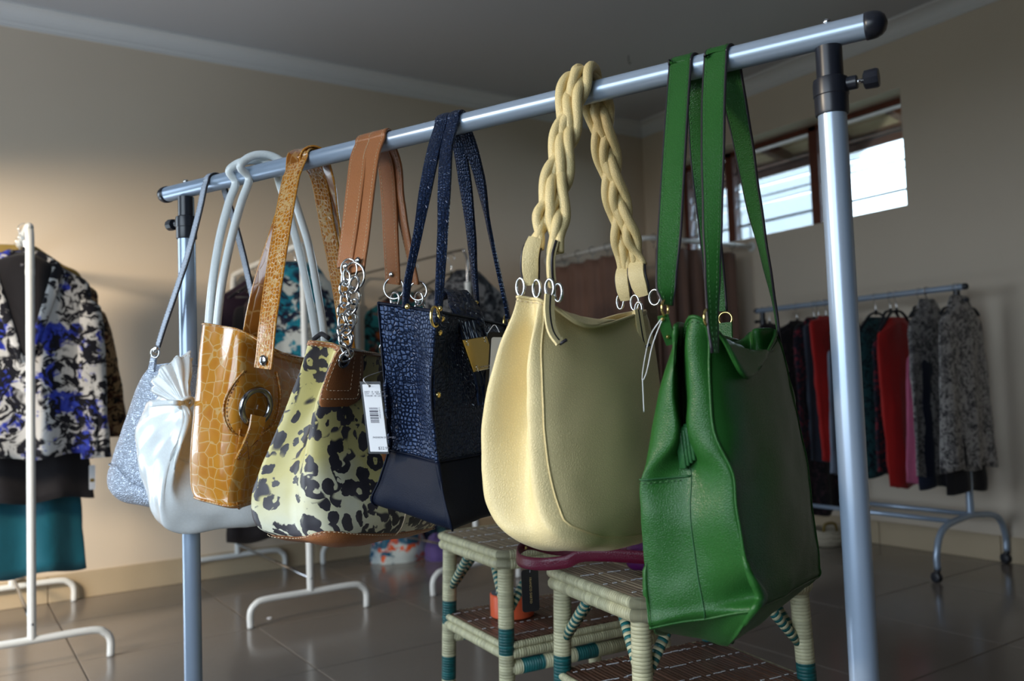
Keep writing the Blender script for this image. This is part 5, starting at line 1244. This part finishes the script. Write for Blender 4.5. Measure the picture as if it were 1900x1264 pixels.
rgar('blouse', 'dark print blouse between red trousers and light blue skirt', 'blouse', 1538, 620, 1.10, .80, .15, .15, 'dark_print', 37, 'black hanger holding the small dark print blouse')
rgar('skirt', 'light grey-blue skirt right behind the foreground rack post', 'skirt', 1541, 720, .98, .39, .13, .17, 'lightblue_cloth', 38, 'clip hanger holding the light grey-blue skirt', slope=.01)
rgar('blouse', 'dark teal patterned blouse right of the foreground post', 'blouse', 1595, 700, 1.10, .39, .16, .155, 'teal_print', 39, 'black hanger holding the dark teal patterned blouse')
rgar('dress', 'navy dress with red dots showing at the left edge of the red top', 'dress', 1627, 760, 1.05, .42, .155, .155, 'navy_red_print', 40, 'black hanger holding the navy red dotted dress')
rgar('top', 'bright red sleeveless top on the right rack', 'top', 1629, 640, 1.09, .345, .165, .125, 'red_cloth', 41, 'black hanger holding the bright red top', shift=.0)
rgar('skirt', 'pink skirt between the red top and snake print blouse', 'skirt', 1684, 700, .93, .38, .13, .165, 'pink_cloth', 42, 'clip hanger holding the pink skirt', slope=.01)
rgar('trousers', 'navy trousers showing below the snake print blouse', 'trousers', 1712, 880, 1.0, .355, .12, .13, 'navy_cloth', 43, 'clip hanger holding the navy trousers', slope=.01)
rgar('blouse', 'grey snake print blouse left of its twin on the right rack', 'blouse', 1690, 680, 1.16, .41, .165, .18, 'snake', 44, 'black hanger holding the left snake print blouse', slope=.10, folds=7, amp=.3)
rgar('skirt', 'black skirt showing below the right snake print blouse', 'skirt', 1765, 880, 1.0, .345, .12, .14, 'black_cloth', 45, 'clip hanger holding the black skirt on the right rack', slope=.01)
rgar('blouse', 'grey snake print blouse nearest the right rack post', 'blouse', 1748, 680, 1.16, .44, .17, .205, 'snake', 46, 'black hanger holding the right snake print blouse', slope=.10, folds=7, amp=.3)
# ================================================================== FLOOR THINGS
def heap(name, label, cat, c, rx, ry, h, mat, seed):
    t = thing(name, label, cat, c); rows = []; r_ = random.Random(seed)
    for (z, k) in ((1.0, .05), (.97, .35), (.85, .72), (.55, .95), (.2, 1.02), (.01, .98)):
        rows.append([V(c)+V((cos(2*pi*i/16)*rx*k*(1+.10*sin(3*i+seed)), sin(2*pi*i/16)*ry*k*(1+.12*cos(5*i+seed)), h*z*(1+.12*sin(i*1.7+seed)*(1-k)))) for i in range(16)])
    lf = Loft(rows, 3, 4, wr=.010, wscale=11, seed=seed, close_bottom=False); b = MB(); lf.grid(b); b.build('cloth', M[mat], t)
    b = MB(); b.tube(lf.line([(k*.2, 17.5) for k in range(81)], .001), .003, 5); b.build('hem', M[mat], t)
    return t
a_ = onz(748, 1045, 0); heap('folded_cloth', 'orange, blue and white printed cloth bundle on the floor by the wall', 'cloth', a_+V((.03, .10, 0)), .15, .10, .20, 'pile_print', 3)
a_ = onz(818, 1044, 0); heap('folded_cloth', 'purple cloth bundle on the floor beside the rattan table leg', 'cloth', a_+V((.03, .09, 0)), .055, .08, .12, 'purple_cloth', 5)
a_ = onz(812, 1030, 0); heap('folded_cloth', 'teal and lilac cloth bundle behind the orange printed bundle', 'cloth', a_+V((.05, .16, 0)), .12, .08, .30, 'pile_teal', 8)
c_ = onz(1541, 1010, 0); bt = thing('basket', 'low round woven straw basket on the floor under the right rack', 'basket', c_); rows = []
for (z, k) in ((.075, 1.0), (.05, 1.02), (.02, .97), (.002, .86)): rows.append([c_+V((cos(2*pi*i/20)*.115*k, sin(2*pi*i/20)*.085*k, z)) for i in range(20)])
lf = Loft(rows, 3, 4, close_bottom=True, sag=0.0002); b = MB(); lf.grid(b); b.build('body', M['straw'], bt, solid=.005)
for z_ in (.076, .052, .030):
    b = MB(); b.tube([c_+V((cos(2*pi*i/40)*.118, sin(2*pi*i/40)*.088, z_+.004*sin(i*pi/2))) for i in range(40)], .006, 6, closed=True); b.build('coil', M['straw'], bt)
b = MB(); b.tube(catmull([c_+V((-.05, 0, .06)), c_+V((-.02, .01, .10)), c_+V((.04, 0, .10)), c_+V((.06, 0, .06))], 5), .008, 8); b.build('rope_handle', M['olive_cloth'], bt)
c_ = onz(500, 1148, 0); fb = thing('button', 'tiny white button lying on the floor tiles', 'button', c_); b = MB(); b.lathe([(.0095, .0005), (.010, .002), (.0095, .0038), (.006, .0042), (.0055, .0034), (.0002, .0034)], c_, (0, 0, 1), 20); b.build('disc', M['white_card'], fb, auto=40)
for (dx, dy) in ((.002, .002), (-.002, -.002)):
    b = MB(); b.lathe([(.001, 0), (.0002, .0003)], c_+V((dx, dy, .0035)), (0, 0, 1), 6, caps=False); b.build('hole', M['edge'], fb)

for o in bpy.data.objects:                      # rows of stitches: kind stuff
    if o.name.startswith(('stitching', 'barcode', 'buttons')) and o.type == 'MESH' and not o.name.startswith('barcode_digits'): o['kind'] = 'stuff'
